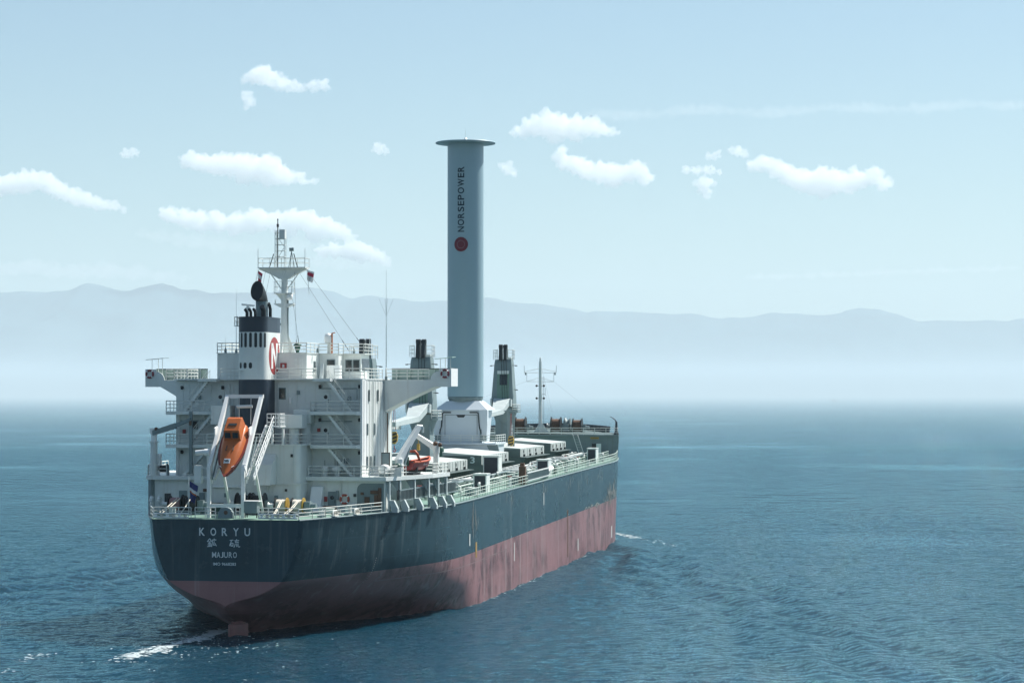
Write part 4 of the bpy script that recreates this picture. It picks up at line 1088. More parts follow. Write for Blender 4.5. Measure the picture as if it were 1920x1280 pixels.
def make_crane(s, label):
    cr = thing("deck_crane", label, "crane", (0, s, 12.0), "deck cranes along the centreline")
    b = MB(); b.taper((0.25, s, 11.6), (0.25, s, 20.2), (2.5, 2.8), (2.4, 2.6), up=(0, 1, 0)); b.lathe((0.25, s, 0), [(1.35, 18.2), (2.0, 20.1), (2.0, 20.5)], 20); b.build("pedestal", M_GREY, cr, bevel=0.1)
    b = MB(); b.prism([(-1.45, s - 1.5), (1.75, s - 1.5), (2.4, s - .6), (2.4, s + 1.9), (-1.75, s + 1.9), (-1.75, s - .9)], 19.75, 19.95, 'xy'); pf = b.build("platform", M_GREY, cr)
    b = MB(); rail(b, [(-1.7, s + 1.8, 19.95), (-1.7, s - .9, 19.95), (-1.4, s - 1.45, 19.95), (1.7, s - 1.45, 19.95), (2.35, s - .6, 19.95), (2.35, s + 1.8, 19.95)], 1.05, 3, 1.2); b.build("railing", M_RAIL, pf)
    b = MB()
    def sec(z, hw, y0, y1): return [(0.1 - hw, s + y0, z), (0.1 + hw, s + y0, z), (0.1 + hw, s + y1, z), (0.1 - hw, s + y1, z)]
    st_ = [sec(20.5, 1.72, -1.3, 1.7), sec(22.2, 1.68, -1.2, 1.7), sec(27.4, 1.32, -.7, 1.5), sec(27.9, 1.25, -.5, 1.4)]
    vs = [p for r_ in st_ for p in r_]
    b.add(vs, [(4 * k + i, 4 * k + (i + 1) % 4, 4 * k + 4 + (i + 1) % 4, 4 * k + 4 + i) for k in range(3) for i in range(4)] + [(12, 13, 14, 15), (3, 2, 1, 0)])
    hs_ = b.build("house", M_GREY, cr, bevel=0.06)
    b = MB()
    def onf(x0, x1, z0, z1, d=0.03):
        ya, yb = [s + float(np.interp(z, [20.5, 22.2, 27.4], [-1.3, -1.2, -.7])) for z in (z0, z1)]
        b.add([(x0, ya - d, z0), (x1, ya - d, z0), (x1, yb - d, z1), (x0, yb - d, z1), (x0, ya + .2, z0), (x1, ya + .2, z0), (x1, yb + .2, z1), (x0, yb + .2, z1)], [(0, 1, 2, 3), (0, 3, 7, 4), (1, 5, 6, 2), (3, 2, 6, 7), (0, 4, 5, 1)])
    onf(-.75, 1.15, 21.4, 26.0); b.build("cab_front", M_DECK, hs_)
    b = MB(); onf(-.35, 0.85, 24.0, 25.6, 0.06); b.build("cab_window", M_GLASS, hs_)
    b = MB(); onf(-.7, 1.1, 25.7, 26.2, 0.25); b.build("visor", M_WHITE, hs_)
    for x in (-0.32, 0.42):
        b = MB(); b.prism([(s - .9, 27.8), (s + .7, 27.8), (s + .35, 29.9), (s - .5, 29.9)], x - .22, x + .22, 'yz'); b.cyl((x - .28, s - .1, 29.9), (x + .28, s - .1, 29.9), 0.34, n=14); b.build("sheave_post", M_DARK, hs_)
    b = MB(); b.box(.65, 1.35, s - .4, s + 1.2, 27.9, 28.25); b.build("motor_cover", M_WHITE, hs_)
    b = MB(); rail(b, [(-1.25, s + 1.5, 27.9), (-1.35, s - .6, 27.9), (-.7, s - .8, 27.9)], 1.5, 3, 0.9); rail(b, [(1.5, s + 1.5, 27.9), (1.6, s - .6, 27.9), (.9, s - .8, 27.9)], 1.5, 3, 0.9); b.build("railing", M_RAIL, hs_)
    for x, z in ((-1.5, 27.0), (1.8, 27.0), (1.9, 23.3)):
        b = MB(); b.cyl((x * 0.7, s - .2, z), (x + .35 * (1 if x > 0 else -1), s - .3, z), 0.04, n=6); b.obox((x + .3 * (1 if x > 0 else -1), s - .35, z - .05), (.35, .3, .12)); b.build("lamp", M_DARK, hs_)
    b = MB(); b.taper((0.1, s - 1.4, 21.5), (.5, s - 7, 20.0), (2.6, 1.0), (1.7, 0.8)); b.taper((.5, s - 6.95, 19.98), (1.7, s - 24, 19.5), (1.66, .78), (1.0, .6)); b.build("jib", M_BRK, cr, bevel=0.05)
    for xa, za, xb, zb_ in ((-1.5, 21.55, -1.45, 21.35), (1.6, 21.2, 1.5, 21.3)):
        b = MB(); b.beam((xa, s - .6, za), (xb, s - 2.2, zb_), 0.25, 1.1); b.build("jib_foot", M_BRK, cr)
    for x in (-.3, .1, .45):
        b = MB(); b.cyl((x, s - .4, 30.1), (x + .55, s - 1.9, 21.8), 0.035, n=5); b.build("luffing_rope", M_DARK, cr)
    return cr
crane2 = make_crane(85.8, "grey deck crane between the bridge wing and the rotor sail, its white jib stowed low")
dup(crane2, (0, 144.4, 12.5), "grey deck crane standing clear just beyond the rotor sail base, aft of the foremast", "deck cranes along the centreline")
dup(crane2, (-0.25, 56.5, 11.4), "deck crane mostly hidden behind the wheelhouse, only its twin dark sheave posts showing", "deck cranes along the centreline", rot=math.pi)
# hook blocks and jib rests
def hung_hook(x, y, z, label):
    t = thing("hook_block", label, "hook block", (x, y, z), "striped hook blocks"); return t, hook_block(t, x, y, z)
# ladder post beside the third crane carries its hook
jr = thing("jib_rest", "tall thin grey jib rest ladder in front of the farthest deck crane", "jib rest", (4.6, 126, 12.3))
b = MB()
for x in (4.2, 5.0): b.cyl((x, 126, 12.3), (x, 126, 20.6), 0.13, n=8)
b.build("post", M_GREY, jr); b = MB()
for z in np.arange(12.8, 20.5, 0.55): b.cyl((4.2, 126, z), (5.0, 126, z), 0.05, n=5)
b.build("rungs", M_GREY, jr); b = MB(); b.box(3.6, 5.6, 125.7, 126.3, 20.6, 20.75); b.build("cradle", M_GREY, jr)
hung_hook(4.7, 125.4, 16.3, "black and yellow striped hook block hanging by the ladder post beyond the rotor sail")
hung_hook(2.0, 61.9, 17.9, "black and yellow striped hook block hanging between the white tower and the rescue boat boom")
# ================================================================== HATCH COVERS
M_HATCH = paint("hatch_white", (0.50, 0.54, 0.52), 0.5, 0.06, 0.25, streak=0.18, streak_col=(0.35, 0.22, 0.12))
M_COAM = paint("coaming_grey", (0.09, 0.125, 0.125), 0.55, 0.15, 0.4, streak=0.2, streak_col=(0.12, 0.07, 0.04))
HW = 7.2
hd = [(61.0, 80.5, "white folding hatch cover nearest the accommodation block, behind the orange rescue boat"),
      (90.0, 109.5, "white hatch cover in front of the rotor sail base, numbered 3 on its end"),
      (119.0, 139.5, "white folding hatch cover just beyond the rotor sail base, beside the ladder post"),
      (145.8, 160.5, "farthest and smallest white hatch cover, against the grey forecastle bulkhead")]
for i, (a, c, lab) in enumerate(hd):
    zb = deck_z((a + c) / 2) + 1.75; zt = zb + 1.2
    hc = thing("hatch_cover", lab, "hatch cover", (0, (a + c) / 2, zb), "white hatch covers along the deck")
    n = 4
    for k in range(n):
        y0, y1 = lerp(a, c, k / n) + 0.02, lerp(a, c, (k + 1) / n) - 0.02
        b = MB(); b.prism([(-HW, zb + .02), (HW, zb + .02), (HW, zt), (0, zt + .55), (-HW, zt)], y0, y1, 'xz'); L_ = y1 - y0
        for y in np.arange(y0 + 0.5, y1 - 0.2, 1.55): b.box(HW - 0.01, HW + 0.06, y, y + 0.09, zb + 0.05, zt - 0.06)
        b.cur = 1; y = y0 + L_ * 0.45; b.box(HW - 0.01, HW + 0.28, y, y + 0.35, zb + 0.03, zb + 0.35); b.box(HW - 0.01, HW + 0.1, y + .05, y + .3, zb + 0.5, zb + 0.95)
        b.build("panel", [M_HATCH, M_DARK], hc)
    # dark end plates
    b = MB(); b.box(-HW, HW, a - 0.05, a + 0.018, zb + 0.02, zt - 0.05); ee = b.build("end_plate", M_COAM, hc)
    if i == 1:
        vs, fs = fit_text("3", 0.6, 0.85, bold=0.02); b = MB(); b.add([(6.0 + u, a - 0.062, zb + 0.6 + v) for u, v in vs], fs); b.build("number", M_LETTER, ee)
    b = MB(); e = 0.15
    b.box(-HW - e, HW + e, a - e, c + e, deck_z(a) - 0.2, zb); co = b.build("hatch_coaming", M_COAM, SHIP)
    b = MB()
    for y in np.arange(a, c, 1.4): b.prism([(HW + e, zb - .05), (HW + e + .55, zb - .05), (HW + e + .1, zb - 1.6), (HW + e, zb - 1.6)], y, y + 0.06, 'xz')
    b.box(HW + e, HW + e + .75, a, c, zb - 0.12, zb - 0.05); b.build("coaming_stay", M_COAM, co)
    b = MB(); rail(b, [(HW + 1.7, a, deck_z(a) + 0.02), (HW + 1.7, c, deck_z(c) + .02)], 1.15, 2, 2.5); b.build("hatch_rail", M_RAIL, co)
# cross-deck houses between the hatches
for (a, c, w_) in ((81.2, 89.2, 3.4), (110.3, 111.3, 6.8), (140.3, 145.0, 3.2)):
    b = MB(); b.box(-w_, w_, a, c, deck_z(a) - .1, deck_z(a) + 2.4); b.build("mast_house", M_COAM, SHIP, bevel=0.05)

# ================================================================== RADAR MAST
t = thing("radar_mast", "tall pale radar mast with a wide railed platform, on the wheelhouse roof behind the funnel", "mast", (-0.72, 23, Z_R))
mx, my = -0.70, 23.0
b = MB(); b.lathe((mx, my, 0), [(0.58, 27.3), (0.44, 29.5), (0.36, 32), (0.34, 35.2), (0.45, 36.0)], 16)
for sx, sy in ((1, 0), (-1, 0), (0, 1), (0, -1)):
    if sx: b.prism([(mx + sx * .2, 27.3), (mx + sx * 1.25, 27.3), (mx + sx * .2, 29.8)], my - .04, my + .04, 'xz')
    else: b.prism([(my + sy * .2, 27.3), (my + sy * 1.2, 27.3), (my + sy * .2, 29.8)], mx - .04, mx + .04, 'yz')
col_ = b.build("column", M_WHITE, t)
b = MB()
b.prism([(mx - 2.65, 36.25), (mx + 2.45, 36.25), (mx + 2.45, 36.1), (mx + 1.1, 35.5), (mx + .5, 35.1), (mx - .5, 35.1), (mx - 1.2, 35.5), (mx - 2.65, 36.1)], my - 0.35, my + 0.35, 'xz'); b.box(mx - 2.65, mx + 2.45, my - 0.9, my + 0.9, 36.2, 36.3)
pf = b.build("platform", M_WHITE, t)
b = MB(); rail(b, [(mx - 2.6, my - .85, 36.3), (mx + 2.4, my - .85, 36.3), (mx + 2.4, my + .85, 36.3), (mx - 2.6, my + .85, 36.3), (mx - 2.6, my - .85, 36.3)], 0.95, 2, 1.3, r=0.025); b.build("railing", M_RAIL, pf)
for x in (-2.62, 2.42):
    b = MB(); b.cyl((mx + x, my - .85, 36.3), (mx + x, my - .85, 38.2), 0.03, n=5); b.build("whip_aerial", M_WHITE, pf)
for sg in (-1, 1):
    b = MB(); b.cyl((mx + sg * 1.55, my, 35.75), (mx + sg * .34, my, 34.1), 0.06, n=6); b.build("strut", M_WHITE, t)
b = MB(); b.box(mx - .95, mx + .95, my - .7, my + .5, 33.55, 33.65); b.prism([(mx - .9, 33.55), (mx + .9, 33.55), (mx + .35, 32.9), (mx - .35, 32.9)], my - .1, my + .1, 'xz'); rail(b, [(mx - .93, my - .65, 33.65), (mx + .93, my - .65, 33.65)], 1.2, 2, 0.6, r=.025); rail(b, [(mx - .93, my - .65, 33.65), (mx - .93, my + .45, 33.65)], 1.2, 2, 0.6, r=.025); rail(b, [(mx + .93, my - .65, 33.65), (mx + .93, my + .45, 33.65)], 1.2, 2, 0.6, r=.025); b.build("lower_platform", M_WHITE, t)
b = MB(); b.lathe((mx + .62, my - .3, 0), [(.2, 32.9), (.34, 33.0), (.34, 33.5), (.2, 33.55)], 14); b.build("drum", M_WHITE2, t)
b = MB(); b.prism([(mx - 1.05, 32.55), (mx + 1.05, 32.55), (mx + 1.05, 32.48), (mx + .3, 32.1), (mx - .3, 32.1), (mx - 1.05, 32.48)], my - .3, my + .3, 'xz'); b.cyl((mx - 1.0, my, 32.5), (mx - 1.0, my, 32.95), .06, n=6); b.cyl((mx + 1.0, my, 32.2), (mx + 1.0, my, 32.6), .09, n=6); b.build("crosstree", M_WHITE, t)
# lattice top
b = MB()
for x, y in ((mx - .95, my - .3), (mx - .95, my + .3), (mx + .05, my - .3), (mx + .05, my + .3)): b.cyl((x, y, 36.3), (x, y, 40.2), 0.045, n=6)
for z in np.arange(36.8, 40.3, 0.62):
    for (xa, ya), (xb, yb) in (((mx - .95, my - .3), (mx + .05, my - .3)), ((mx - .95, my + .3), (mx + .05, my + .3)), ((mx - .95, my - .3), (mx - .95, my + .3)), ((mx + .05, my - .3), (mx + .05, my + .3))): b.cyl((xa, ya, z), (xb, yb, z), 0.03, n=5)
b.cyl((mx - .95, my - .3, 36.8), (mx + .05, my - .3, 38.4), .03, n=5); b.cyl((mx + .05, my - .3, 38.4), (mx - .95, my - .3, 39.9), .03, n=5)
b.build("lattice", M_WHITE, t)
b = MB(); b.box(mx - .5, mx + .1, my - .35, my + .3, 39.3, 40.25); b.build("light_box", M_WHITE, t)
b = MB(); b.cyl((mx - .62, my - .45, 36.3), (mx - .62, my - .45, 40.6), 0.06, n=6); b.lathe((mx - .62, my - .45, 0), [(.12, 40.5), (.12, 40.8), (.05, 40.85), (.05, 41.2), (.09, 41.25), (.02, 41.4)], 8); b.build("mast_light", M_DARK, t)
b = MB()
for a in range(3): b.cyl((mx + .7 + .35 * math.cos(a * 2.1), my + .35 * math.sin(a * 2.1), 36.3), (mx + .75, my, 38.0), .04, n=5)
b.cyl((mx + .55, my - .2, 38.15), (mx + 1.0, my - .1, 38.2), .2, n=10); b.build("searchlight", M_GREY, t)
for x in (-1.4, 1.6):
    b = MB(); b.cyl((mx + x, my - .8, 36.3), (mx + x * .72, my - .6, 37.7), .05, n=5); b.build("bracket_light", M_DARK, t)
for x, z in ((.38, 31.5), (.38, 29.6)): 
    b = MB(); b.box(mx + x, mx + x + .08, my - .2, my, 27.5, 33.0) if z > 30 else b.box(mx - .6, mx - .3, my - .3, my + .3, 30.3, 30.5); b.build("cable_tray" if z > 30 else "lamp_shelf", M_GREY, t)
for p0, p1 in (((mx - 1.9, my - .5, 35.9), (-3.2, 18.4, 27.6)), ((mx - 1.4, my - .5, 35.8), (-2.6, 18.4, 27.6)), ((mx + 1.2, my - .5, 35.8), (1.9, 18.3, 27.5)), ((mx + 1.5, my, 35.9), (5.6, 25.5, 27.6)), ((mx + 2.3, my, 36.1), (6.9, 27.0, 27.9)), ((mx + .8, my, 33.5), (mx + 1.6, my - .3, 28.5))):
    b = MB(); b.cyl(p0, p1, 0.014, n=4); b.cyl(Vector(p0).lerp(Vector(p1), .86), Vector(p0).lerp(Vector(p1), .99), 0.035, n=5); b.build("stay", M_DARK, t)

def flag(name, label, cat, base, pole, w, h, cols, seed=0, drape=0.8):
    """cloth hanging from a line: cols = list of (fraction, material)"""
    t = thing(name, label, cat, base)
    b = MB(); nx, nz = 10, 12; vs = []
    mats = [m for _, m in cols]
    for j in range(nz + 1):
        for i in range(nx + 1):
            u, v = i / nx, j / nz
            vs.append((base[0] + w * u * (1 - drape * .5 * v), base[1] + 0.16 * w * math.sin(u * 9 + v * 3 + seed) * (0.3 + v), base[2] - h * v - 0.35 * h * u * drape))
    for j in range(nz):
        for i in range(nx):
            acc = 0
            for k, (fr, _) in enumerate(cols):
                acc += fr
                if (j + .5) / nz <= acc + 1e-6 or k == len(cols) - 1: b.cur = k; break
            a = j * (nx + 1) + i; b.add([vs[a], vs[a + 1], vs[a + nx + 2], vs[a + nx + 1]], [(0, 1, 2, 3)], True)
    b.build("cloth", mats, t)
    if pole:
        b = MB(); b.cyl(*pole, 0.035, n=6); b.build("staff" if pole[0][2] < base[2] - h else "halyard", M_WHITE, t)
    return t
M_FWHITE = paint("flag_white", (0.70, 0.70, 0.70), .85, .05, 2); M_FRED = paint("flag_red", (0.50, 0.05, 0.09), .85, .05, 2); M_FBLUE = paint("flag_blue", (0.03, 0.045, 0.16), .85, .05, 2)
flag("signal_flag", "small red and white flag hanging limp under the left end of the mast platform", "flag", (-3.45, 22.6, 36.0), ((-3.4, 22.6, 36.1), (-3.9, 22.0, 33.2)), .5, 1.25, [(.25, M_FRED), (.3, M_FWHITE), (.45, M_FRED)], 1)
flag("signal_flag", "small white and red flag flying under the right end of the mast platform", "flag", (1.85, 22.6, 36.0), ((1.85, 22.6, 36.1), (2.1, 22.4, 33.5)), .75, 1.1, [(.2, M_FWHITE), (.3, M_FRED), (.5, M_FWHITE)], 3, .6)
flag("ensign", "dark blue ensign with orange and white rays drooping from the stern flagstaff", "flag", (-3.75, 0.75, 14.9), ((-3.7, .4, 11.5), (-3.85, .75, 15.3)), .85, 1.75, [(.35, M_FBLUE), (.12, M_FWHITE), (.08, M_ORANGE), (.45, M_FBLUE)], 5)

# ------------------------------------------------------------------ wheelhouse roof fittings
t = thing("satellite_dome", "white satellite dome on a rust-streaked post above the wheelhouse", "antenna", (4.1, 23, Z_R))
b = MB(); b.cyl((4.1, 23, 27.35), (4.1, 23, 28.5), .22, .18, n=12); b.box(3.72, 4.4, 22.8, 23.2, 28.42, 28.5); b.build("post", M_WHITE, t)
b = MB(); b.lathe((4.0, 23, 0), [(.38, 28.5), (.42, 28.75), (.42, 29.05), (.3, 29.35), (.001, 29.48)], 18); b.build("dome", M_WHITE2, t)
b = MB(); b.cyl((4.42, 22.9, 27.35), (4.42, 22.9, 29.45), .09, n=8); b.cyl((4.42, 22.9, 29.45), (4.75, 22.9, 29.5), .05, n=6); b.build("vent_pipe", paint("rust_orange", (.45, .16, .06), .8, .3, 2), t)
t = thing("compass_binnacle", "dark green hooded compass on the wheelhouse roof just right of the mast foot", "compass", (1.25, 21, Z_R))
b = MB(); b.lathe((1.25, 21, 0), [(.16, 27.35), (.2, 27.6), (.3, 27.8), (.3, 28.0), (.2, 28.1), (.22, 28.15)], 14); b.build("stand", M_GREENP, t)
b = MB(); b.lathe((1.25, 21, 0), [(.42, 28.12), (.4, 28.25), (.15, 28.4), (.001, 28.42)], 14); b.build("hood", M_GREENP, t)
def aerial(label, x, y, z0, z1, spokes=False, base_h=0.0):
    t = thing("whip_antenna", label, "antenna", (x, y, z0), "whip antennas")
    b = MB(); b.cyl((x, y, z0), (x, y, lerp(z0, z1, .5)), .05, .035, n=6); b.cyl((x, y, lerp(z0, z1, .5)), (x, y, z1), .022, .012, n=5); b.build("whip", M_WHITE if not spokes else M_GREY, t)
    b = MB(); b.cyl((x, y, z0), (x, y, z0 + .35), .14, n=8); b.cyl((x, y, z0 + .35), (x, y, z0 + .5), .09, n=8); b.build("mount", M_GREY, t)
    if spokes:
        zc = z0 + 6.6
        for a in range(4):
            b = MB(); b.cyl((x, y, zc), (x + .75 * math.cos(a * 1.57 + .4), y + .75 * math.sin(a * 1.57 + .4), zc + 1.8), .012, n=4); b.build("spoke", M_GREY, t)
        b = MB(); b.prism([(x - .12, z0), (x + .12, z0), (x + .04, z0 + 1.3), (x - .04, z0 + 1.3)], y - .1, y + .1, 'xz'); b.build("foot", M_WHITE, t)
    return t
aerial("tall thin whip antenna with radiating spokes standing on the starboard bridge wing", 9.95, 23.9, Z_D, 36.0, True)
aerial("thin pale whip antenna left of the funnel, on the wheelhouse roof corner", -4.7, 19, Z_R, 34.0)
for x, y, h, lab in ((3.6, 20.2, .9, "short stub antenna on the roof rail left of the satellite dome"), (6.0, 26, 1.5, "short antenna at the after edge of the right wheelhouse roof"), (6.9, 27.5, 2.4, "middle of the three slim antennas at the right end of the wheelhouse roof"), (7.2, 28, 2.5, "rightmost slim antenna on the wheelhouse roof beside the crane posts"), (-5.6, 18.2, 1.9, "short rusty-tipped antenna at the left end of the wheelhouse roof")):
    aerial(lab, x, y, Z_R + .05, Z_R + h)
t = thing("radar_scanner", "small white radar scanner on a post immediately left of the funnel top", "radar", (-3.75, 20, Z_R))
b = MB(); b.cyl((-3.75, 20, Z_R), (-3.75, 20, 31.9), .13, n=8); b.box(-4.0, -3.5, 19.8, 20.2, 31.85, 32.05); b.build("post", M_WHITE, t)
b = MB(); b.obox((-3.75, 20, 32.3), (1.3, .3, .18), (0, .08, .5)); b.cyl((-3.75, 20, 32.05), (-3.75, 20, 32.25), .18, n=10); b.build("scanner", M_WHITE2, t)
# awnings over the wing ends
M_AWN = paint("awning_green", (.38, .52, .44), .7, .08, 1)
def awning(x0, x1, sd, label, mat):
    t = thing("wing_awning", label, "awning", ((x0 + x1) / 2, 24.5, 25.8), "wing awnings")
    b = MB(); b.add([(x0, 23.9, 26.78), (x1, 23.9, 26.95), (x1, 25.6, 27.02), (x0, 25.6, 26.85), (x0, 23.9, 26.72), (x1, 23.9, 26.89), (x1, 25.6, 26.96), (x0, 25.6, 26.79)], [(0, 1, 2, 3), (7, 6, 5, 4), (0, 4, 5, 1), (1, 5, 6, 2), (2, 6, 7, 3), (3, 7, 4, 0)]); b.build("canopy", mat, t)
    for x, y in ((lerp(x0, x1, .32), 24.1), (lerp(x0, x1, .45), 25.4), (lerp(x0, x1, .86), 24.3)):
        b = MB(); b.cyl((x, y, 25.1), (x, y, 26.85), .03, n=6); b.build("post", M_RAIL, t)
awning(15.05, 16.95, 1, "small pale green awning on thin posts over the right-hand bridge wing tip", M_AWN)
awning(-16.1, -14.1, -1, "small grey awning on thin posts over the left bridge wing tip", M_GREY)

# ------------------------------------------------------------------ lifebuoys
M_BUOY = paint("buoy_orange", (.42, .085, .05), .6, .1, 2)
def lifebuoy(x, y, z, r, label, mat=M_BUOY):
    t = thing("lifebuoy", label, "lifebuoy", (x, y, z), "lifebuoys")
    b = MB(); b.torus((x, y, z), r, r * .27, 'y', 28, 8); b.build("ring", mat, t)
    for k in range(4):
        a = math.pi / 4 + k * math.pi / 2; b = MB(); b.torus((x, y, z), r, r * .285, 'y', 3, 8, a - .16, a + .16); b.build("band", M_WHITE2, t)
    return t
M_BUOYD = paint("faded_buoy", (.22, .035, .05), .6, .1, 2)
lifebuoy(7.85, AFT + 0.25, 12.65, .42, "orange lifebuoy on the white lower house wall above the stern rail")
lifebuoy(16.2, Wy0 - .1, 25.25, .38, "dark red lifebuoy on the right bridge wing tip", M_BUOYD)
lifebuoy(-15.6, Wy0 - .1, 25.25, .38, "dark red lifebuoy on the left bridge wing tip", M_BUOYD)

# ================================================================== FREE-FALL LIFEBOAT
LB = Vector((-0.62, 2.9, 14.75)); LS = 0.91; INC = R(44)
ax = Vector((0, math.cos(INC), math.sin(INC))); az = Vector((0, -math.sin(INC), math.cos(INC)))
def L(x, y, z): return LB + (Vector((1, 0, 0)) * x + ax * y + az * z) * LS
class LMB(MB):
    def fin(self):
        self.v = [tuple(L(*p)) for p in self.v]; return self
t = thing("lifeboat", "enclosed orange free-fall lifeboat hanging bow-down in the stern launching frame", "lifeboat", tuple(LB))
secs = [(-.7, .03, 1.45, 1.55), (-.1, .36, .9, 1.5), (.6, .74, .55, 1.48), (1.4, 1.08, .28, 1.46), (2.3, 1.34, .1, 1.45), (3.3, 1.5, .0, 1.45), (4.6, 1.52, 0, 1.45), (5.8, 1.46, 0, 1.45), (6.6, 1.3, .1, 1.4)]
b = LMB(); vs = []; K = 9
for y, w, zk, zg in secs:
    for k in range(K):
        a = k / (K - 1) * 2 - 1; x = w * math.copysign(abs(a) ** .7, a) if a else 0; vs.append((x, y, zk + (zg - zk) * abs(a) ** 2.2))
b.add(vs, [(i * K + k, i * K + k + 1, (i + 1) * K + k + 1, (i + 1) * K + k) for i in range(len(secs) - 1) for k in range(K - 1)], True)
n_ = len(secs) - 1; b.add(vs[n_ * K:], [tuple(range(K))])
b.add([p for i in range(len(secs)) for p in (vs[i * K], vs[i * K + K - 1])], [(2 * i, 2 * i + 1, 2 * i + 3, 2 * i + 2) for i in range(len(secs) - 1)])
M_LBH = paint("lifeboat_hull", (0.20, 0.038, 0.026), .4, .1, .8)
b.fin().build("hull", M_LBH, t)
b = LMB(); vs = []
top = [(-.3, .1, 1.53), (.3, .4, 1.62), (1.0, .62, 1.78), (1.9, .88, 1.98), (2.9, 1.08, 2.1), (4.4, 1.16, 2.18), (5.8, 1.12, 2.18), (6.6, 1.0, 2.05)]
for y, w, zt in top:
    wg = float(np.interp(y, [s_[0] for s_ in secs], [s_[1] for s_ in secs])) * .84
    for x, z in ((-wg * .99, 1.44), (-wg * .96, 1.5), (-w, 1.46 + (zt - 1.46) * .55), (-w * .72, 1.46 + (zt - 1.46) * .9), (0, zt), (w * .72, 1.46 + (zt - 1.46) * .9), (w, 1.46 + (zt - 1.46) * .55), (wg * .96, 1.5), (wg * .99, 1.44)): vs.append((x, y, z))
b.add(vs, [(i * 9 + k, (i + 1) * 9 + k, (i + 1) * 9 + k + 1, i * 9 + k + 1) for i in range(7) for k in range(8)], True); b.add(vs[63:], [tuple(range(9))])
cano = b.fin().build("canopy", M_ORANGE, t)
b = LMB(); vs = []
for y, w, z0, z1 in ((4.1, 1.0, 1.9, 2.2), (4.5, .98, 1.9, 3.1), (6.2, .92, 1.8, 3.25), (6.6, .9, 1.7, 3.05)):
    vs += [(-w, y, z0), (-w * .86, y, z1), (w * .86, y, z1), (w, y, z0)]
b.add(vs, [(4 * i + k, 4 * i + 4 + k, 4 * i + 5 + k, 4 * i + k + 1) for i in range(3) for k in range(3)] + [(0, 1, 2, 3), (15, 14, 13, 12)])
cab = b.fin().build("conning_cabin", M_ORANGE, t, bevel=.05)
for x in (-.42, .42):
    b = LMB(); b.add([(x - .32, 4.16, 2.36), (x + .32, 4.16, 2.36), (x + .3, 4.40, 2.93), (x - .3, 4.40, 2.93)], [(0, 1, 2, 3)]); b.v = [(p[0], p[1] - .05, p[2] + .03) for p in b.v]; b.fin().build("window", M_GLASS, cab)
b = LMB(); b.box(-.45, .45, 5.2, 5.5, 3.1, 3.24); b.fin().build("hatch_slot", M_DARK, cab)
b = LMB(); b.obox((.0, 1.25, 1.88), (.66, .56, .05), (.22, 0, 0)); pl_ = b.fin().build("sign_plate", M_WHITE2, t)
b = LMB()
for x, w_ in ((-.2, .1), (-.05, .1), (.12, .14)): b.obox((x, 1.25, 1.912), (w_, .3, .02), (.22, 0, .5))
b.fin().build("sign_mark", M_DARK, pl_)
for x in (-.38, .38):
    b = LMB(); b.box(x - .06, x + .06, 2.6, 3.3, 2.02, 2.12); b.fin().build("grab_rail", M_RUST, cano)
for x in (-.75, .75):
    b = LMB(); b.obox((x * .9, .75, 1.56), (.36, .06, .05), (0, 0, .75 * (1 if x > 0 else -1))); b.fin().build("bow_rail", M_WHITE2, cano)
# launching frame
t = thing("lifeboat_davit", "white A-frame lifeboat davit with sloping launch rails at the stern", "davit", (-.8, 3, 11.4))
b = MB()
for x in (-2.55, .85): b.box(x - .17, x + .17, 2.85, 3.15, 11.3, 16.3)
b.box(-2.4, .7, 2.9, 3.1, 12.3, 12.65); b.build("post", M_WHITE2, t)
for x in (-2.55, .9):
    b = MB(); b.taper((x, 3.0, 15.9), (x, 9.0, 22.9), (.36, .5), (.34, .4)); b.taper((x, 3.6, 14.6), (x, 3.3, 16.5), (.3, .3), (.34, .5)); o = b.build("davit_arm", M_WHITE2, t)
    b = MB(); b.obox((x - .2, 5.9, 19.4), (.12, .9, 1.1), (.2, 0, 0)); b.build("plate", M_WHITE2, o)
    b = MB(); b.cyl((x + .28, 3.2, 15.0), (x + .28, 6.4, 19.0), .09, n=8); b.build("ram", M_GREY, o)
b = MB(); b.box(-2.75, 1.1, 8.85, 9.2, 22.75, 23.1); b.build("cross_beam", M_WHITE2, t)
b = MB(); b.cyl((-1.5, 8.7, 21.9), (.05, 8.7, 21.95), .16, n=10); b.cyl((-1.3, 8.8, 22.9), (-1.3, 8.7, 20.2), .03, n=5); b.cyl((-.1, 8.8, 22.9), (-.1, 8.7, 20.2), .03, n=5); b.build("spreader_bar", M_WHITE, t)
for x, nm in ((1.25, 1), (1.9, 2)):
    b = MB(); b.beam((x, 3.0, 15.1), (x, 9.6, 20.0), .14, .42)
    b.build("launch_rail", M_WHITE2, t)
b = MB()
for k in range(12):
    f = k / 11; p = Vector((1.25, 3.0, 15.35)).lerp(Vector((1.25, 9.6, 20.25)), f); b.beam(p, p + Vector((.65, 0, 0)), .2, .05)
b.build("steps", M_WHITE, t)
b = MB(); rail(b, [(2.0, 3.2, 15.4), (2.0, 9.5, 20.1)], .9, 2, 1.0); b.build("ramp_handrail", M_WHITE2, t)
b = MB(); b.beam((-2.0, 3.0, 15.0), (-2.0, 9.6, 19.7), .2, .4); b.build("launch_rail", M_WHITE, t)
b = MB()
for x in (-2.0, 1.25): b.beam((x, 9.4, 19.8), (x, 10.5, 18.2), .2, .2); b.beam((x, 5.2, 16.6), (x, 8.5, 11.4), .22, .22)
b.build("ramp_leg", M_WHITE, t)
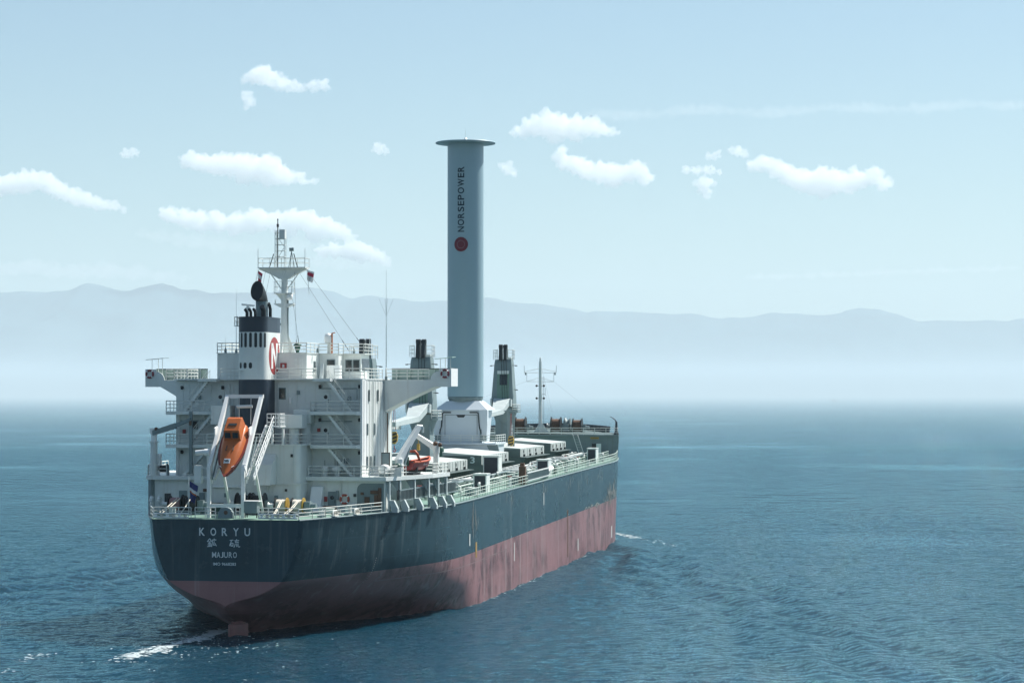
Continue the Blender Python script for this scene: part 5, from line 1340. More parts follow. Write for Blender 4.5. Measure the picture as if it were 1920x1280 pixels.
b = MB(); b.box(1.2, 2.7, 9.5, 11.4, 19.9, 20.0); rail(b, [(1.3, 9.6, 20.0), (2.6, 9.6, 20.0), (2.6, 11.3, 20.0)], 1.2, 3, .5); b.box(1.3, 1.5, 11.0, 11.3, 18.1, 19.9); b.box(2.4, 2.6, 11.0, 11.3, 18.1, 19.9); b.build("boarding_platform", M_WHITE2, t)
b = MB(); b.cyl((-4.0, 3.4, 17.5), (-3.1, 3.4, 17.6), .25, n=12); b.cyl((-3.1, 3.4, 17.55), (-2.6, 3.4, 17.55), .34, n=14); b.build("davit_winch", M_WHITE2, t)
b = MB(); b.box(-4.1, -3.4, 3.2, 3.7, 14.6, 16.3); b.box(-3.4, -2.7, 3.3, 3.4, 16.0, 16.1); b.build("winch_cage", M_WHITE, t)

# ================================================================== RESCUE BOAT AND ITS CRANES
t = thing("rescue_boat", "open orange-red rescue boat with an arch frame on the starboard boat deck", "rescue boat", (13.2, 21, Z_A))
M_RB = paint("rescue_red", (.28, .035, .035), .45, .12, 1); M_RBO = paint("rescue_orange", (.52, .10, .045), .5, .1, 1)
RB0 = Vector((13.0, 20.2, 15.35))
rs = [(0, .85, .05, .85), (1.2, .95, 0, .85), (2.6, .92, 0, .9), (3.8, .7, .12, 1.0), (4.7, .3, .45, 1.15), (5.1, .04, .85, 1.25)]
yaw = R(-14)
def RBp(x, y, z): return (RB0.x + x * math.cos(yaw) - y * math.sin(yaw), RB0.y + x * math.sin(yaw) + y * math.cos(yaw), RB0.z + z)
b = MB(); vs = []
for y, w, zk, zg in rs:
    for k in range(9):
        a = k / 4 - 1; vs.append(RBp(w * math.copysign(abs(a) ** .7, a) if a else 0, y, zk + (zg - zk) * abs(a) ** 2.2))
b.add(vs, [(i * 9 + k, i * 9 + k + 1, (i + 1) * 9 + k + 1, (i + 1) * 9 + k) for i in range(5) for k in range(8)], True); b.add(vs[:9], [tuple(range(8, -1, -1))]); hb = b.build("hull", M_RB, t)
b = MB(); b.tube([RBp(rs[i][1] * .98, rs[i][0], rs[i][3] + .02) for i in range(6)] + [RBp(-rs[i][1] * .98, rs[i][0], rs[i][3] + .02) for i in range(5, -1, -1)], .12, 8); b.build("gunwale", M_RBO, t)
b = MB(); vs = [RBp(s_ * y[1] * .9, y[0], y[3] - .12) for y in rs[1:5] for s_ in (-1, 1)]; b.add(vs, [(2 * i, 2 * i + 1, 2 * i + 3, 2 * i + 2) for i in range(3)]); b.build("interior", paint("boat_interior", (.012, .016, .04), .7, .1, 1), t)
b = MB(); b.tube([RBp(-.9, .5, .8), RBp(-.92, .5, 1.7), RBp(-.7, .5, 1.98), RBp(.7, .5, 1.98), RBp(.92, .5, 1.7), RBp(.9, 1.3, .85)], .14, 8); b.tube([RBp(-.9, 1.3, .85), RBp(-.9, .9, 1.75), RBp(-.7, .75, 1.98)], .12, 8); b.build("arch", M_RBO, t)
b = MB(); b.obox(RBp(0, -.15, .95), (.5, .45, .9)); b.build("engine", M_GREENP, t)
vs, fs = fit_text("SOLAS", 1.0, .2); b = MB(); b.add([RBp(.87, 2.4 + u * 1.2, .6 + v) for u, v in [(q[0], q[1]) for q in vs]], fs)
b = MB()
for k in range(5): 
    y = 2.0 + k * .3; a_, c_ = RBp(.93 - .06 * k, y, .55), RBp(.9 - .06 * k, y + .18, .75); b.beam(a_, c_, .02, .05)
b.build("marking", M_WHITE2, hb)
b = MB(); b.beam(RBp(-.7, 1, .1), RBp(.7, 1, .1), .2, .5); b.beam(RBp(-.6, 3.2, .1), RBp(.6, 3.2, .1), .2, .5); b.obox((RB0.x, RB0.y + 2, Z_A + .1), (1.2, 3.5, .2)); b.build("cradle", M_DARK, t)
t = thing("rescue_boat_davit", "white sloping hydraulic boom rising to the right over the orange rescue boat", "davit", (12.4, 18, Z_A))
b = MB(); b.box(12.35, 13.05, 17.7, 18.5, Z_A, 16.1); b.cyl((12.7, 18.1, 15.9), (12.7, 18.1, 16.6), .4, n=12); b.build("pedestal", M_WHITE2, t)
b = MB(); b.taper((12.55, 18.2, 16.3), (14.15, 20.6, 19.85), (.62, .72), (.42, .5)); b.build("boom", M_WHITE2, t)
b = MB(); b.cyl((13.95, 20.4, 19.85), (14.4, 20.9, 19.8), .22, n=10); b.cyl((14.5, 20.9, 19.8), (14.5, 20.9, 19.2), .12, n=8); b.build("boom_head", M_WHITE, t)
b = MB(); b.cyl((13.2, 18.2, 15.9), (13.6, 19.6, 18.3), .1, n=8); b.build("ram", M_GREY, t)
t = thing("stores_crane", "weathered grey-white crane post with a boom sloping down to it, right of the rescue boat", "crane", (14.6, 27, Z_A))
b = MB(); b.box(14.35, 14.85, 26.7, 27.3, Z_A, 17.2); b.cyl((14.6, 27, 17.0), (14.6, 27, 17.9), .35, n=12); b.build("post", M_WHITE, t)
b = MB(); b.taper((14.6, 26.9, 17.5), (11.9, 27.6, 19.1), (.55, .6), (.35, .4)); b.build("boom", M_WHITE2, t)
b = MB(); b.ball((15.05, 26.8, 17.85), .22); b.ball((14.55, 26.8, 17.95), .27); b.build("winch", M_RUST, t)
b = MB(); b.cyl((12.6, 27.4, 18.8), (12.6, 27.4, 17.2), .03, n=5); b.obox((12.6, 27.4, 17.6), (.3, .25, .7)); b.build("hook", M_YEL, t)
t = thing("liferaft", "white liferaft canister lying on its cradle beside the white tower foot", "liferaft", (11.6, 16, Z_A))
b = MB(); b.lathe((11.64, 15.4, 15.62), [(.3, -.05), (.47, 0), (.47, .55), (.5, .57), (.5, .65), (.47, .67), (.47, 1.2), (.3, 1.25)], 22, 'y'); b.build("canister", M_WHITE2, t)
b = MB(); b.box(11.2, 12.1, 15.6, 15.75, Z_A, 15.3); b.box(11.2, 12.1, 16.2, 16.35, Z_A, 15.3); b.build("cradle", M_GREY, t)
t = thing("boat_winch", "dark green boat winch between the white liferaft and the boom foot", "winch", (12.3, 17, Z_A))
b = MB(); b.lathe((11.9, 16.9, 15.35), [(.35, 0), (.35, .7)], 16, 'x'); b.build("drum", M_GREENP, t); b = MB(); b.lathe((12.75, 17.2, 0), [(.42, 15.85), (.42, 15.95), (.2, 16.15), (.12, 16.2)], 14); b.cyl((12.75, 17.2, Z_A), (12.75, 17.2, 15.9), .14, n=8); b.build("motor", M_GREENP, t)
b = MB(); b.box(11.8, 13.3, 16.4, 16.5, Z_A, 15.8); b.build("guard", M_RAIL, t)
t = thing("notice_frame", "dark framed board standing against the lit white tower side above the liferaft", "notice board", (11.5, 17, Z_A))
b = MB(); b.box(11.13, 11.9, 16.95, 17.05, 16.05, 17.2); b.build("board", M_GREY, t); b = MB()
for x in (11.1, 11.9): b.box(x, x + .08, 16.93, 17.07, Z_A, 17.25)
b.box(11.1, 11.98, 16.92, 17.07, 17.2, 17.28); b.box(11.1, 11.98, 16.92, 17.07, 16.0, 16.08); b.build("frame", M_DARK, t)
for x, lab in ((5.6, "left one of two white mushroom vents on the boat deck under the lowest stair"), (6.9, "right, wider one of two white mushroom vents on the boat deck under the lowest stair")):
    t = thing("mushroom_vent", lab, "vent", (x, 15.6, Z_A), "white mushroom vents"); w_ = .38 if x < 6 else .55
    b = MB(); b.cyl((x, 15.6, Z_A), (x, 15.6, 15.6), .28, n=14); b.build("trunk", M_WHITE, t); b = MB(); b.lathe((x, 15.6, 0), [(w_, 15.45), (w_, 15.85), (w_ * .8, 15.95), (.001, 15.98)], 18); b.build("cap", M_WHITE2, t)
    b = MB(); b.cyl((x, 15.6, 15.95), (x, 15.6, 16.5), .03, n=5); b.build("spindle", M_DARK, t)

# ================================================================== PORT QUARTER
t = thing("provision_crane", "small grey knuckle crane on a round column at the left edge of the boat deck", "crane", (-12.0, 14.6, Z_A))
b = MB(); b.cyl((-12.0, 14.6, Z_A), (-12.0, 14.6, 18.2), .36, n=16); b.cyl((-12, 14.6, 18.2), (-12, 14.6, 18.35), .45, n=16); b.build("column", M_WHITE, t)
b = MB(); b.cyl((-12.0, 14.6, 18.35), (-12.0, 14.6, 19.3), .3, n=14); b.obox((-12.0, 14.6, 19.4), (.7, .6, .6)); b.build("slewing_head", M_WHITE2, t)
b = MB(); b.taper((-12.1, 14.5, 19.2), (-9.6, 14.3, 19.95), (.4, .5), (.4, .55)); b.taper((-9.7, 14.3, 19.95), (-8.0, 14.2, 20.6), (.3, .42), (.25, .32)); b.build("jib", M_GREY, t)
b = MB(); b.ball((-11.7, 14.4, 19.6), .2); b.cyl((-8.05, 14.2, 20.5), (-8.05, 14.2, 20.0), .14, n=8); b.build("sheave", M_RUST, t)
b = MB(); b.box(-8.2, -7.9, 14.3, 14.6, 15.1, 21.4) ; b.build("crane_rest", M_GREY, t)
t = thing("davit_locker", "small white locker on the left boat deck beside the round crane column", "locker", (-11.6, 14.9, Z_A)); b = MB(); b.box(-11.9, -11.35, 14.7, 15.2, 15.9, 17.1); b.box(-11.75, -11.5, 14.85, 15.05, Z_A, 15.9); b.build("body", M_WHITE2, t, bevel=.05); b = MB(); b.box(-11.8, -11.45, 14.67, 14.7, 16.1, 16.9); b.build("door", M_WHITE, t)
t = thing("hose_reel", "dark drum reel inside the rail of the left boat deck", "reel", (-11.3, 15.2, Z_A)); b = MB(); b.lathe((-11.85, 15.2, 15.6), [(.5, 0), (.5, .08), (.38, .1), (.38, 1.0), (.5, 1.02), (.5, 1.1)], 18, 'x'); b.build("drum", M_DARK, t); b = MB(); b.box(-11.9, -11.8, 14.9, 15.5, Z_A, 15.6); b.box(-10.75, -10.65, 14.9, 15.5, Z_A, 15.6); b.build("stand", M_GREY, t)

# ================================================================== POOP DECK
ZP = 11.42
b = MB(); rail(b, [(-7.1, .12, ZP), (-3.4, .12, ZP)], 1.0, 3, 1.1); rail(b, [(3.2, .12, ZP), (7.1, .12, ZP)], 1.0, 3, 1.1); b.build("railing", M_RAIL, SHIP)
b = MB(); rail(b, [(-3.0, .12, ZP), (-1.0, .12, ZP)], 1.0, 3, 1.1); rail(b, [(1.0, .12, ZP), (1.4, .12, ZP)], 1.0, 3, 1.1); b.build("railing", M_RAIL, SHIP)
for sd, nm in ((1, 0), (-1, 1)):
    b = MB(); pts = [(sd * (half(s, deck_z(s)) - .12), s, deck_z(s)) for s in np.linspace(0.12, 13.6, 8)]; rail(b, pts, 1.0, 3, 1.5); b.build("railing", M_RAIL, SHIP)
def roller_bar(x0, x1, lab, n):
    t = thing("roller_fairlead", lab, "fairlead", ((x0 + x1) / 2, 0, ZP), "roller fairleads at the stern")
    b = MB(); b.box(x0, x1, -.14, .02, ZP - .02, ZP + .16); b.cyl((x0, -.12, ZP + .42), (x1, -.12, ZP + .42), .07, n=8); b.build("frame", M_WHITE2, t)
    for k in range(n):
        x = lerp(x0 + .3, x1 - .3, k / (n - 1)); b = MB(); b.lathe((x, -.12, 0), [(.2, ZP + .1), (.14, ZP + .2), (.14, ZP + .36), (.2, ZP + .44)], 12); b.build("roller", M_ROPE if k % 2 else M_WHITE2, t)
roller_bar(3.3, 7.1, "long white roller fairlead on the stern edge below the two rope drums", 7)
roller_bar(-7.1, -3.6, "long white roller fairlead on the left end of the stern edge", 6)
def rope_drum(b, x0, x1, y, z, r):
    n = 14; pr = [(r * .6, 0)]
    for k in range(n + 1): pr.append((r * (0.84 + .05 * math.sin(k * 2.6)), (x1 - x0) * (.04 + .92 * k / n)))
    pr.append((r * .6, x1 - x0)); b.lathe((x0, y, z), pr, 18, 'x')
def winch(x, y, z, lab, drums, mats, group="mooring winches", r=.78, flange=None):
    t = thing("mooring_winch", lab, "winch", (x, y, z), group)
    xs = [d[0] for d in drums] + [d[1] for d in drums]
    b = MB(); b.box(min(xs) - .4, max(xs) + .5, y - .8, y + .8, z, z + .18)
    for d in drums: b.box(d[0] - .14, d[0] - .06, y - .5, y + .5, z + .18, z + .95)
    b.build("bed", M_GREY, t)
    for d, m_ in zip(drums, mats):
        b = MB(); rope_drum(b, d[0] + .05, d[1] - .05, y, z + max(.92, r * 1.05), r); o = b.build("rope_drum", m_, t)
        for xx in d:
            b = MB(); b.lathe((xx - .04, y, z + max(.92, r * 1.05)), [(r * 1.12, 0), (r * 1.12, .08)], 22, 'x'); b.build("flange", M_YEL if (xx == d[1] and mats[0] == M_ROPE) else M_DARK, o)
    b = MB(); b.obox((max(xs) + .4, y, z + .85), (.6, .8, .95)); b.cyl((max(xs) + .7, y, z + .9), (max(xs) + 1.25, y, z + .9), .28, n=12); b.build("gearbox", M_GREY, t)
    b = MB(); b.lathe((min(xs) - .75, y, z + max(.92, r * 1.05)), [(.34, 0), (.2, .12), (.2, .5), (.34, .62)], 14, 'x'); b.build("warping_end", M_WHITE2, t)
    return t
winch(4.3, 7.0, ZP, "mooring winch with two white rope drums and yellow flanges at the stern", [(2.95, 4.1), (4.6, 5.75)], [M_ROPE, M_ROPE], r=.7)
M_PINK = paint("pink_rope", (.34, .20, .20), .9, .15, 3)
winch(-7.0, 8.0, ZP, "mooring winch with a pinkish rope drum at the left end of the stern deck", [(-8.1, -6.8), (-6.5, -5.3)], [M_PINK, M_DARK])
winch(-.5, 9.2, ZP, "dark mooring winch behind the lifeboat davit posts", [(-1.6, -.3), (.0, 1.2)], [M_DARK, M_DARK], r=.95)
def rope(pts, lab, r=.055):
    b = MB(); b.tube(pts, r, 6); o = b.build("mooring_rope", M_ROPE, None, base=pts[0]); tag(o, lab, "rope", "mooring ropes to the stern fairleads"); return o
for (x, xe, lab) in ((3.6, 4.7, "left of the paired white ropes from the left rope drum to the stern roller"), (3.75, 4.85, "right of the paired white ropes from the left rope drum to the stern roller"), (5.3, 5.7, "left of the paired white ropes from the right rope drum to the stern roller"), (5.45, 5.95, "right of the paired white ropes from the right rope drum to the stern roller")):
    rope([(x, 6.4, ZP + 1.45), (lerp(x, xe, .5), 3.2, ZP + .82), (xe, .0, ZP + .42), (xe, -.16, ZP + .3)], lab)
for (x, xe, lab) in ((-7.2, -6.6, "left mooring rope running from the pinkish drum to the stern edge"), (-6.9, -6.3, "second mooring rope beside the one from the pinkish drum"), (-5.8, -4.4, "mooring rope from the dark left drum to the stern edge")):
    rope([(x, 7.4, ZP + 1.5), (lerp(x, xe, .5), 3.6, ZP + .85), (xe, .0, ZP + .42), (xe, -.16, ZP + .3)], lab)
t = thing("mooring_chock", "rounded grey closed chock at the middle of the stern edge", "chock", (0, .1, ZP)); b = MB()
pr = [(-.75, ZP), (.75, ZP), (.72, ZP + .6)] + [(.6 * math.cos(a), ZP + .7 + .35 * math.sin(a)) for a in np.linspace(0, math.pi, 9)] + [(-.72, ZP + .6)]
b.prism(pr, .0, .5, 'xz'); b.build("body", M_GREY, t, bevel=.04); b = MB(); b.lathe((0.05, -.012, ZP + .55), [(.2, 0), (.12, .06), (.001, .07)], 16, 'y'); b.build("opening", M_RUST, t)
t = thing("deck_locker", "blue-grey box locker standing at the stern rail right of the davit", "locker", (2.1, 1.6, ZP)); b = MB(); b.box(1.45, 2.75, 1.2, 2.2, ZP + .45, ZP + 1.55); b.build("body", M_GREY, t, bevel=.04)
b = MB(); b.box(1.4, 2.95, 1.1, 2.3, ZP + 1.55, ZP + 1.62); b.build("lid", M_WHITE2, t); b = MB()
for x in (1.5, 2.65): b.box(x, x + .08, 1.3, 1.4, ZP, ZP + .45); b.box(x, x + .08, 2.0, 2.1, ZP, ZP + .45)
b.build("stand", M_DARK, t)
def bollard(x, y, z, lab, ax='y'):
    t = thing("bollard", lab, "bollard", (x, y, z), "twin bollards"); b = MB(); b.box(x - .25, x + .25, y - .8, y + .8, z, z + .12); b.build("base", M_GREY, t)
    for k in (-.45, .45):
        b = MB(); b.cyl((x, y + k, z + .1), (x, y + k, z + .8), .2, n=12); b.lathe((x, y + k, 0), [(.25, z + .8), (.25, z + .88)], 12); b.build("post", M_RAIL, t)
bollard(8.3, 4.2, ZP, "twin bollard near the bend of the right stern rail"); bollard(-6.2, 3.0, ZP, "twin bollard behind the left stern rail"); bollard(9.6, 9.4, ZP, "twin bollard beneath the lifebuoy near the right rail")
for y, lab in ((5.8, "after one of two roller chocks cut into the right poop rail"), (9.4, "forward one of two roller chocks cut into the right poop rail")):
    x = half(y, deck_z(y)) - .25; t = thing("roller_chock", lab, "chock", (x, y, ZP), "roller chocks on the right poop rail")
    b = MB(); b.tube([(x, y - 1.1, ZP), (x, y - .9, ZP + .55), (x + .2, y + .9, ZP + .55), (x + .3, y + 1.1, ZP)], .07, 6); b.box(x - .25, x + .25, y - 1.1, y + 1.1, ZP, ZP + .1); b.build("frame", M_RAIL, t)
    for k in (-.6, 0, .6):
        b = MB(); b.lathe((x + .06 + k * .1, y + k, 0), [(.22, ZP + .1), (.17, ZP + .2), (.17, ZP + .36), (.22, ZP + .42), (.05, ZP + .46)], 12); b.build("roller", M_ROPE, t)
for x, y, h, lab, m_ in ((-9.4, 11.5, .75, "grey vent box on the left side of the stern deck", M_GREY), (7.4, 9.8, .5, "low white equipment box behind the right poop rail", M_WHITE), (-4.2, 10.6, .9, "dark green valve box left of the davit posts", M_GREENP), (6.9, 12.6, .6, "rusty hose box before the lower house wall", M_RUST)):
    t = thing("deck_box", lab, "box", (x, y, ZP)); b = MB(); b.box(x - .6, x + .6, y - .4, y + .4, ZP + .12, ZP + h); b.build("body", m_, t, bevel=.04); b = MB(); b.box(x - .65, x + .65, y - .45, y + .45, ZP + h, ZP + h + .06); b.build("lid", m_, t); b = MB(); b.box(x - .5, x - .4, y - .35, y + .35, ZP, ZP + .12); b.box(x + .4, x + .5, y - .35, y + .35, ZP, ZP + .12); b.build("feet", M_DARK, t)
for x in (-10.6, -11.4):
    t = thing("gooseneck_vent", "gooseneck air pipe by the left quarter rail, %s of two" % ("inner" if x > -11 else "outer"), "vent", (x, 10.5, ZP), "gooseneck air pipes"); b = MB(); b.tube([(x, 12.5, ZP), (x, 12.5, ZP + 1.1), (x, 12.4, ZP + 1.35), (x, 12.1, ZP + 1.4), (x, 11.9, ZP + 1.15)], .16, 8); b.build("pipe", M_WHITE, t); b = MB(); b.cyl((x, 11.9, ZP + 1.16), (x, 11.88, ZP + 1.0), .2, n=10); b.build("cap", M_WHITE, t)
# ladder stowed flat under the boat deck edge
t = thing("stowed_gangway", "grey slatted gangway stowed level under the right boat deck edge, above the white brackets", "gangway", (14, 22, 12.6))
b = MB(); P0, P1 = Vector((13.0, 16.4, 13.0)), Vector((15.5, 33.2, 13.35))
for dz in (-.55, .5): b.beam(P0 + Vector((.15, 0, dz)), P1 + Vector((.15, 0, dz)), .08, .12)
b.build("stringer", M_GREY, t); b = MB()
for k in range(46): p = P0.lerp(P1, k / 45) + Vector((.15, 0, 0)); b.box(p.x - .03, p.x + .03, p.y - .05, p.y + .05, p.z - .55, p.z + .5)
b.build("slats", M_GREY, t); b = MB(); b.beam(P0 + Vector((-.15, 0, 0)), P1 + Vector((-.15, 0, 0)), .05, 1.0); b.build("tread_bed", M_DARK, t)

# ================================================================== MAIN DECK, STARBOARD SIDE
b = MB(); pts = [(half(s, deck_z(s)) - .18, s, deck_z(s)) for s in list(np.arange(33.5, 74, 4.5)) + [75.0]]; rail(b, pts, 1.15, 3, 1.6, r=.034); b.build("side_railing", M_RAILG, SHIP)
b = MB(); pts = [(half(s, deck_z(s)) - .18, s, deck_z(s)) for s in list(np.arange(92, 172, 4.5)) + [171.8]]; rail(b, pts, 1.15, 3, 1.6, r=.038); b.build("side_railing", M_RAILG, SHIP)
b = MB(); pts = [(-half(s, deck_z(s)) + .18, s, deck_z(s)) for s in list(np.arange(31, 172, 9)) + [171.8]]; rail(b, pts, 1.15, 3, 2.2, r=.034); b.build("side_railing", M_RAILG, SHIP)
b = MB()
for a, c in ((35, 52), (59, 96), (104, 140), (150, 168)): rail(b, [(min(13.4, half(a, 12) - 1.2), a, deck_z(a) + .03), (min(13.4, half(c, 12) - 1.6), c, deck_z(c) + .03)], 1.1, 3, 1.8, r=.034)
b.build("walkway_railing", M_RAILG, SHIP)
b = MB(); 
for a, c in ((35, 52), (59, 96), (104, 140), (150, 168)): b.add([(12.0, a, deck_z(a) + .12), (13.6, a, deck_z(a) + .09), (min(13.6, half(c, 12) - 1.4), c, deck_z(c) + .09), (12.0, c, deck_z(c) + .12)], [(0, 1, 2, 3)])
b.build("walkway", M_DECK, SHIP)
def vent_box(x0, x1, y0, y1, z0, z1, lab):
    t = thing("louvred_vent", lab, "vent", ((x0 + x1) / 2, (y0 + y1) / 2, z0), "louvred deck vents"); e = .13
    b = MB(); b.box(x0, x1, y0 + .12, y1, z0, z1); b.box(x0 - .06, x1 + .06, y0 - .05, y1 + .05, z1, z1 + .1); b.box(x0, x0 + e, y0, y0 + .12, z0, z1); b.box(x1 - e, x1, y0, y0 + .12, z0, z1); b.box(x0, x1, y0, y0 + .12, z1 - e, z1); b.build("casing", M_WHITE, t)
    b = MB(); b.box(x0 + e, x1 - e, y0 + .07, y0 + .125, z0 + .2, z1 - e)
    for z in np.arange(z0 + .25, z1 - .2, .17): b.box(x0 + e, x1 - e, y0 + .03, y0 + .08, z, z + .05)
    b.build("louvre", M_NAVY, t)
vent_box(13.2, 14.75, 54.0, 56.2, deck_z(55), 13.85, "nearest of the louvred vent boxes at the right deck edge, past the boat deck")
vent_box(13.3, 14.9, 97, 99.5, deck_z(98), 14.35, "louvred vent box at the right deck edge next to the long stowed side ladder")
vent_box(12.8, 14.2, 146, 148.5, deck_z(147), 14.75, "farthest louvred vent box, close to the forecastle bulkhead")
vent_box(8.9, 10.9, 82.2, 84.6, deck_z(83), 15.2, "large louvred vent box standing inboard between the two nearest hatch covers")
# accommodation ladder stowed along the rail
t = thing("accommodation_ladder", "long silver side ladder stowed along the right deck edge amidships", "ladder", (15.6, 83, 12)); b = MB()
zl = deck_z(83)
for dx, dz in ((0, 0), (0, 1.0)): b.beam((15.85 + dx, 75, zl + .35 + dz), (15.85 + dx, 91.5, zl + .5 + dz), .09, .16)
b.build("stringer", M_WHITE, t); b = MB()
for k in range(40): y = lerp(75, 91.5, k / 39); b.box(15.82, 15.88, y - .03, y + .03, zl + .4, zl + 1.45)
b.build("balusters", M_GREY, t); b = MB(); b.beam((15.6, 75, zl + .3), (15.6, 91.5, zl + .45), .6, .08); b.build("treads", M_GREY, t)
b = MB(); b.box(15.1, 15.9, 73.4, 74.2, zl, zl + 2.2); b.box(15.1, 15.6, 74.2, 74.9, zl + 1.6, zl + 2.6); b.build("davit_post", M_RUST, t)
b = MB(); b.cyl((15.5, 92.3, zl + .9), (15.3, 97, zl + 1.3), .35, n=10); b.build("rolled_net", M_WHITE2, t)
# cargo pipes along the deck
M_PIPE = paint("pipe_white", (.55, .58, .56), .5, .12, .8, streak=.3, streak_col=(.2, .12, .07))
pipe_labels = ["innermost deck pipe along the hatch coamings on the right side", "second deck pipe from the hatch coamings on the right side", "third deck pipe out, beside the green walkway", "outer thin deck pipe running beside the walkway rail"]
for k, (x, z, r_) in enumerate(((9.6, .75, .16), (10.3, .6, .2), (11.0, .85, .14), (11.6, .5, .10))):
    t = thing("deck_pipe", pipe_labels[k], "pipe", (x, 100, deck_z(100)), "pipes along the deck"); b = MB()
    b.tube([(x, s, deck_z(s) + .2 + z) for s in np.arange(36, 166, 6)], r_, 8); b.build("pipe", M_PIPE if k != 2 else M_GREY, t); b = MB()
    for s in np.arange(38, 166, 6.0): b.box(x - .08, x + .08, s - .06, s + .06, deck_z(s), deck_z(s) + .2 + z)
    b.build("supports", M_GREY, t)
rr = random.Random(5)
zone = 0
for i in range(88):
    s = 36 + i * 1.44 + rr.uniform(-.8, .8)
    if 52 < s < 58: continue
    x = rr.choice([8.9, 9.9, 10.6, 11.3, 12.2, 14.4]) + rr.uniform(-.3, .3); z = deck_z(s); k = rr.randrange(5)
    if x > half(s, z) - 1: continue
    grp = "small fittings on the right main deck"; 
    if k == 0:
        t = thing("gooseneck_vent", "small gooseneck air pipe among the pipes on the right main deck", "vent", (x, s, z), grp + ", air pipes"); b = MB(); b.tube([(x, s, z), (x, s, z + 1.0), (x, s - .1, z + 1.25), (x, s - .4, z + 1.25), (x, s - .5, z + 1.0)], .15, 8); b.build("pipe", M_PIPE, t)
    elif k == 1:
        t = thing("pipe_valve", "small valve with a handwheel among the pipes on the right main deck", "valve", (x, s, z), grp + ", valves"); b = MB(); b.cyl((x, s, z), (x, s, z + 1.0), .12, n=8); b.ball((x, s, z + .7), .25); b.build("body", rr.choice([M_PIPE, M_GREY]), t); b = MB(); b.torus((x, s, z + 1.15), .26, .035, 'z', 14, 6); b.cyl((x, s, z + 1), (x, s, z + 1.16), .03, n=5); b.build("handwheel", M_REDP, t)
    elif k == 2:
        t = thing("cross_pipe", "short white pipe lying across the right main deck between the long pipes", "pipe", (x, s, z), grp + ", cross pipes"); b = MB(); b.tube([(8.7, s, z + .5), (9.2, s, z + 1.15), (12.3, s, z + 1.15), (12.7, s, z + .9), (12.7, s, z)], .15, 8); b.build("pipe", M_PIPE, t); b = MB(); b.cyl((10.4, s, z + 1.15), (10.55, s, z + 1.15), .26, n=12); b.build("flange", M_PIPE, t)
    elif k == 3:
        t = thing("deck_box", "small grey equipment box on the right main deck", "box", (x, s, z), grp + ", boxes"); h = rr.uniform(.7, 1.3); b = MB(); b.box(x - .45, x + .45, s - .6, s + .6, z, z + h); b.build("body", M_GREY, t, bevel=.04); b = MB(); b.box(x - .5, x + .5, s - .65, s + .65, z + h, z + h + .05); b.build("lid", M_WHITE, t)
    else:
        t = thing("mushroom_vent", "small dark green mushroom vent on the right main deck", "vent", (x, s, z), grp + ", mushroom vents"); b = MB(); b.cyl((x, s, z), (x, s, z + .9), .22, n=12); b.build("trunk", M_GREENP, t); b = MB(); b.lathe((x, s, 0), [(.38, z + .8), (.38, z + 1.0), (.2, z + 1.12), (.001, z + 1.13)], 14); b.build("cap", M_GREENP, t)
t = thing("mushroom_vent", "tall dark green mushroom vent before the second hatch cover, beside the boom post", "vent", (1.5, 84, 15), "tall green vents"); b = MB(); b.cyl((3.0, 83.4, 14.3), (3.0, 83.4, 15.9), .35, n=14); b.build("trunk", M_GREENP, t); b = MB(); b.lathe((3.0, 83.4, 0), [(.55, 15.7), (.55, 16.2), (.4, 16.35), (.001, 16.4)], 16); b.build("cap", M_GREENP, t)
for s in (47, 68, 112, 133, 156): bollard(14.9 if s < 150 else 13.6, s, deck_z(s), {47: "twin bollard at the right deck edge just past the boat deck", 68: "twin bollard aft of the stowed side ladder", 112: "twin bollard forward of the middle louvred vent at the right edge", 133: "twin bollard at the right edge abreast the farthest crane", 156: "farthest twin bollard at the right deck edge"}[s])

# ================================================================== FORECASTLE
ZF = 16.44
b = MB(); rail(b, [(-13.9, 172.1, ZF), (13.9, 172.1, ZF), (13.7, 174.5, ZF + .05), (12.3, 180.5, ZF + .15)], 1.1, 3, 1.9, r=.038); b.build("railing", M_RAIL, SHIP)
b = MB(); pts = []
for s in np.arange(182, 196.6, 1.45): pts.append((half(s, top_z(s)) - .05, s, top_z(s)))
pts = pts + [(-x, y, z) for x, y, z in pts[::-1]]
n = len(pts); vs = [p for x, y, z in pts for p in ((x, y, z), (x * 1.01, y + .1, z + 1.05))]
vi = [p for x, y, z in pts for p in ((x * .985, y - .06, z), (x * .99, y, z + 1.05))]
b.add(vs, [(2 * i, 2 * i + 1, 2 * i + 3, 2 * i + 2) for i in range(n - 1)]); o_ = len(b.v); b.add(vi, [(2 * i, 2 * i + 2, 2 * i + 3, 2 * i + 1) for i in range(n - 1)])
b.add([p for i in range(n) for p in (vs[2 * i + 1], vi[2 * i + 1])], [(2 * i, 2 * i + 2, 2 * i + 3, 2 * i + 1) for i in range(n - 1)])
for i in (0, n - 1): b.add([vs[2 * i], vs[2 * i + 1], vi[2 * i + 1], vi[2 * i]], [(0, 1, 2, 3)])
for i in range(n):
    x, y, z = pts[i]
    if abs(x) > 2: b.prism([(x * .985, z), (x * .985, z + .95), (x * .985 - math.copysign(.75, x), z)], y - .03, y + .03, 'xz')
b.build("bulwark", M_NAVY, SHIP)
bh = fbo
b = MB(); b.box(9.75, 10.5, 171.9, 171.99, 12.8, 15.0); b.build("doorway", M_DARK, bh); b = MB(); b.box(10.55, 11.35, 171.4, 171.46, 12.8, 15.0); b.build("door", M_WHITE, bh)
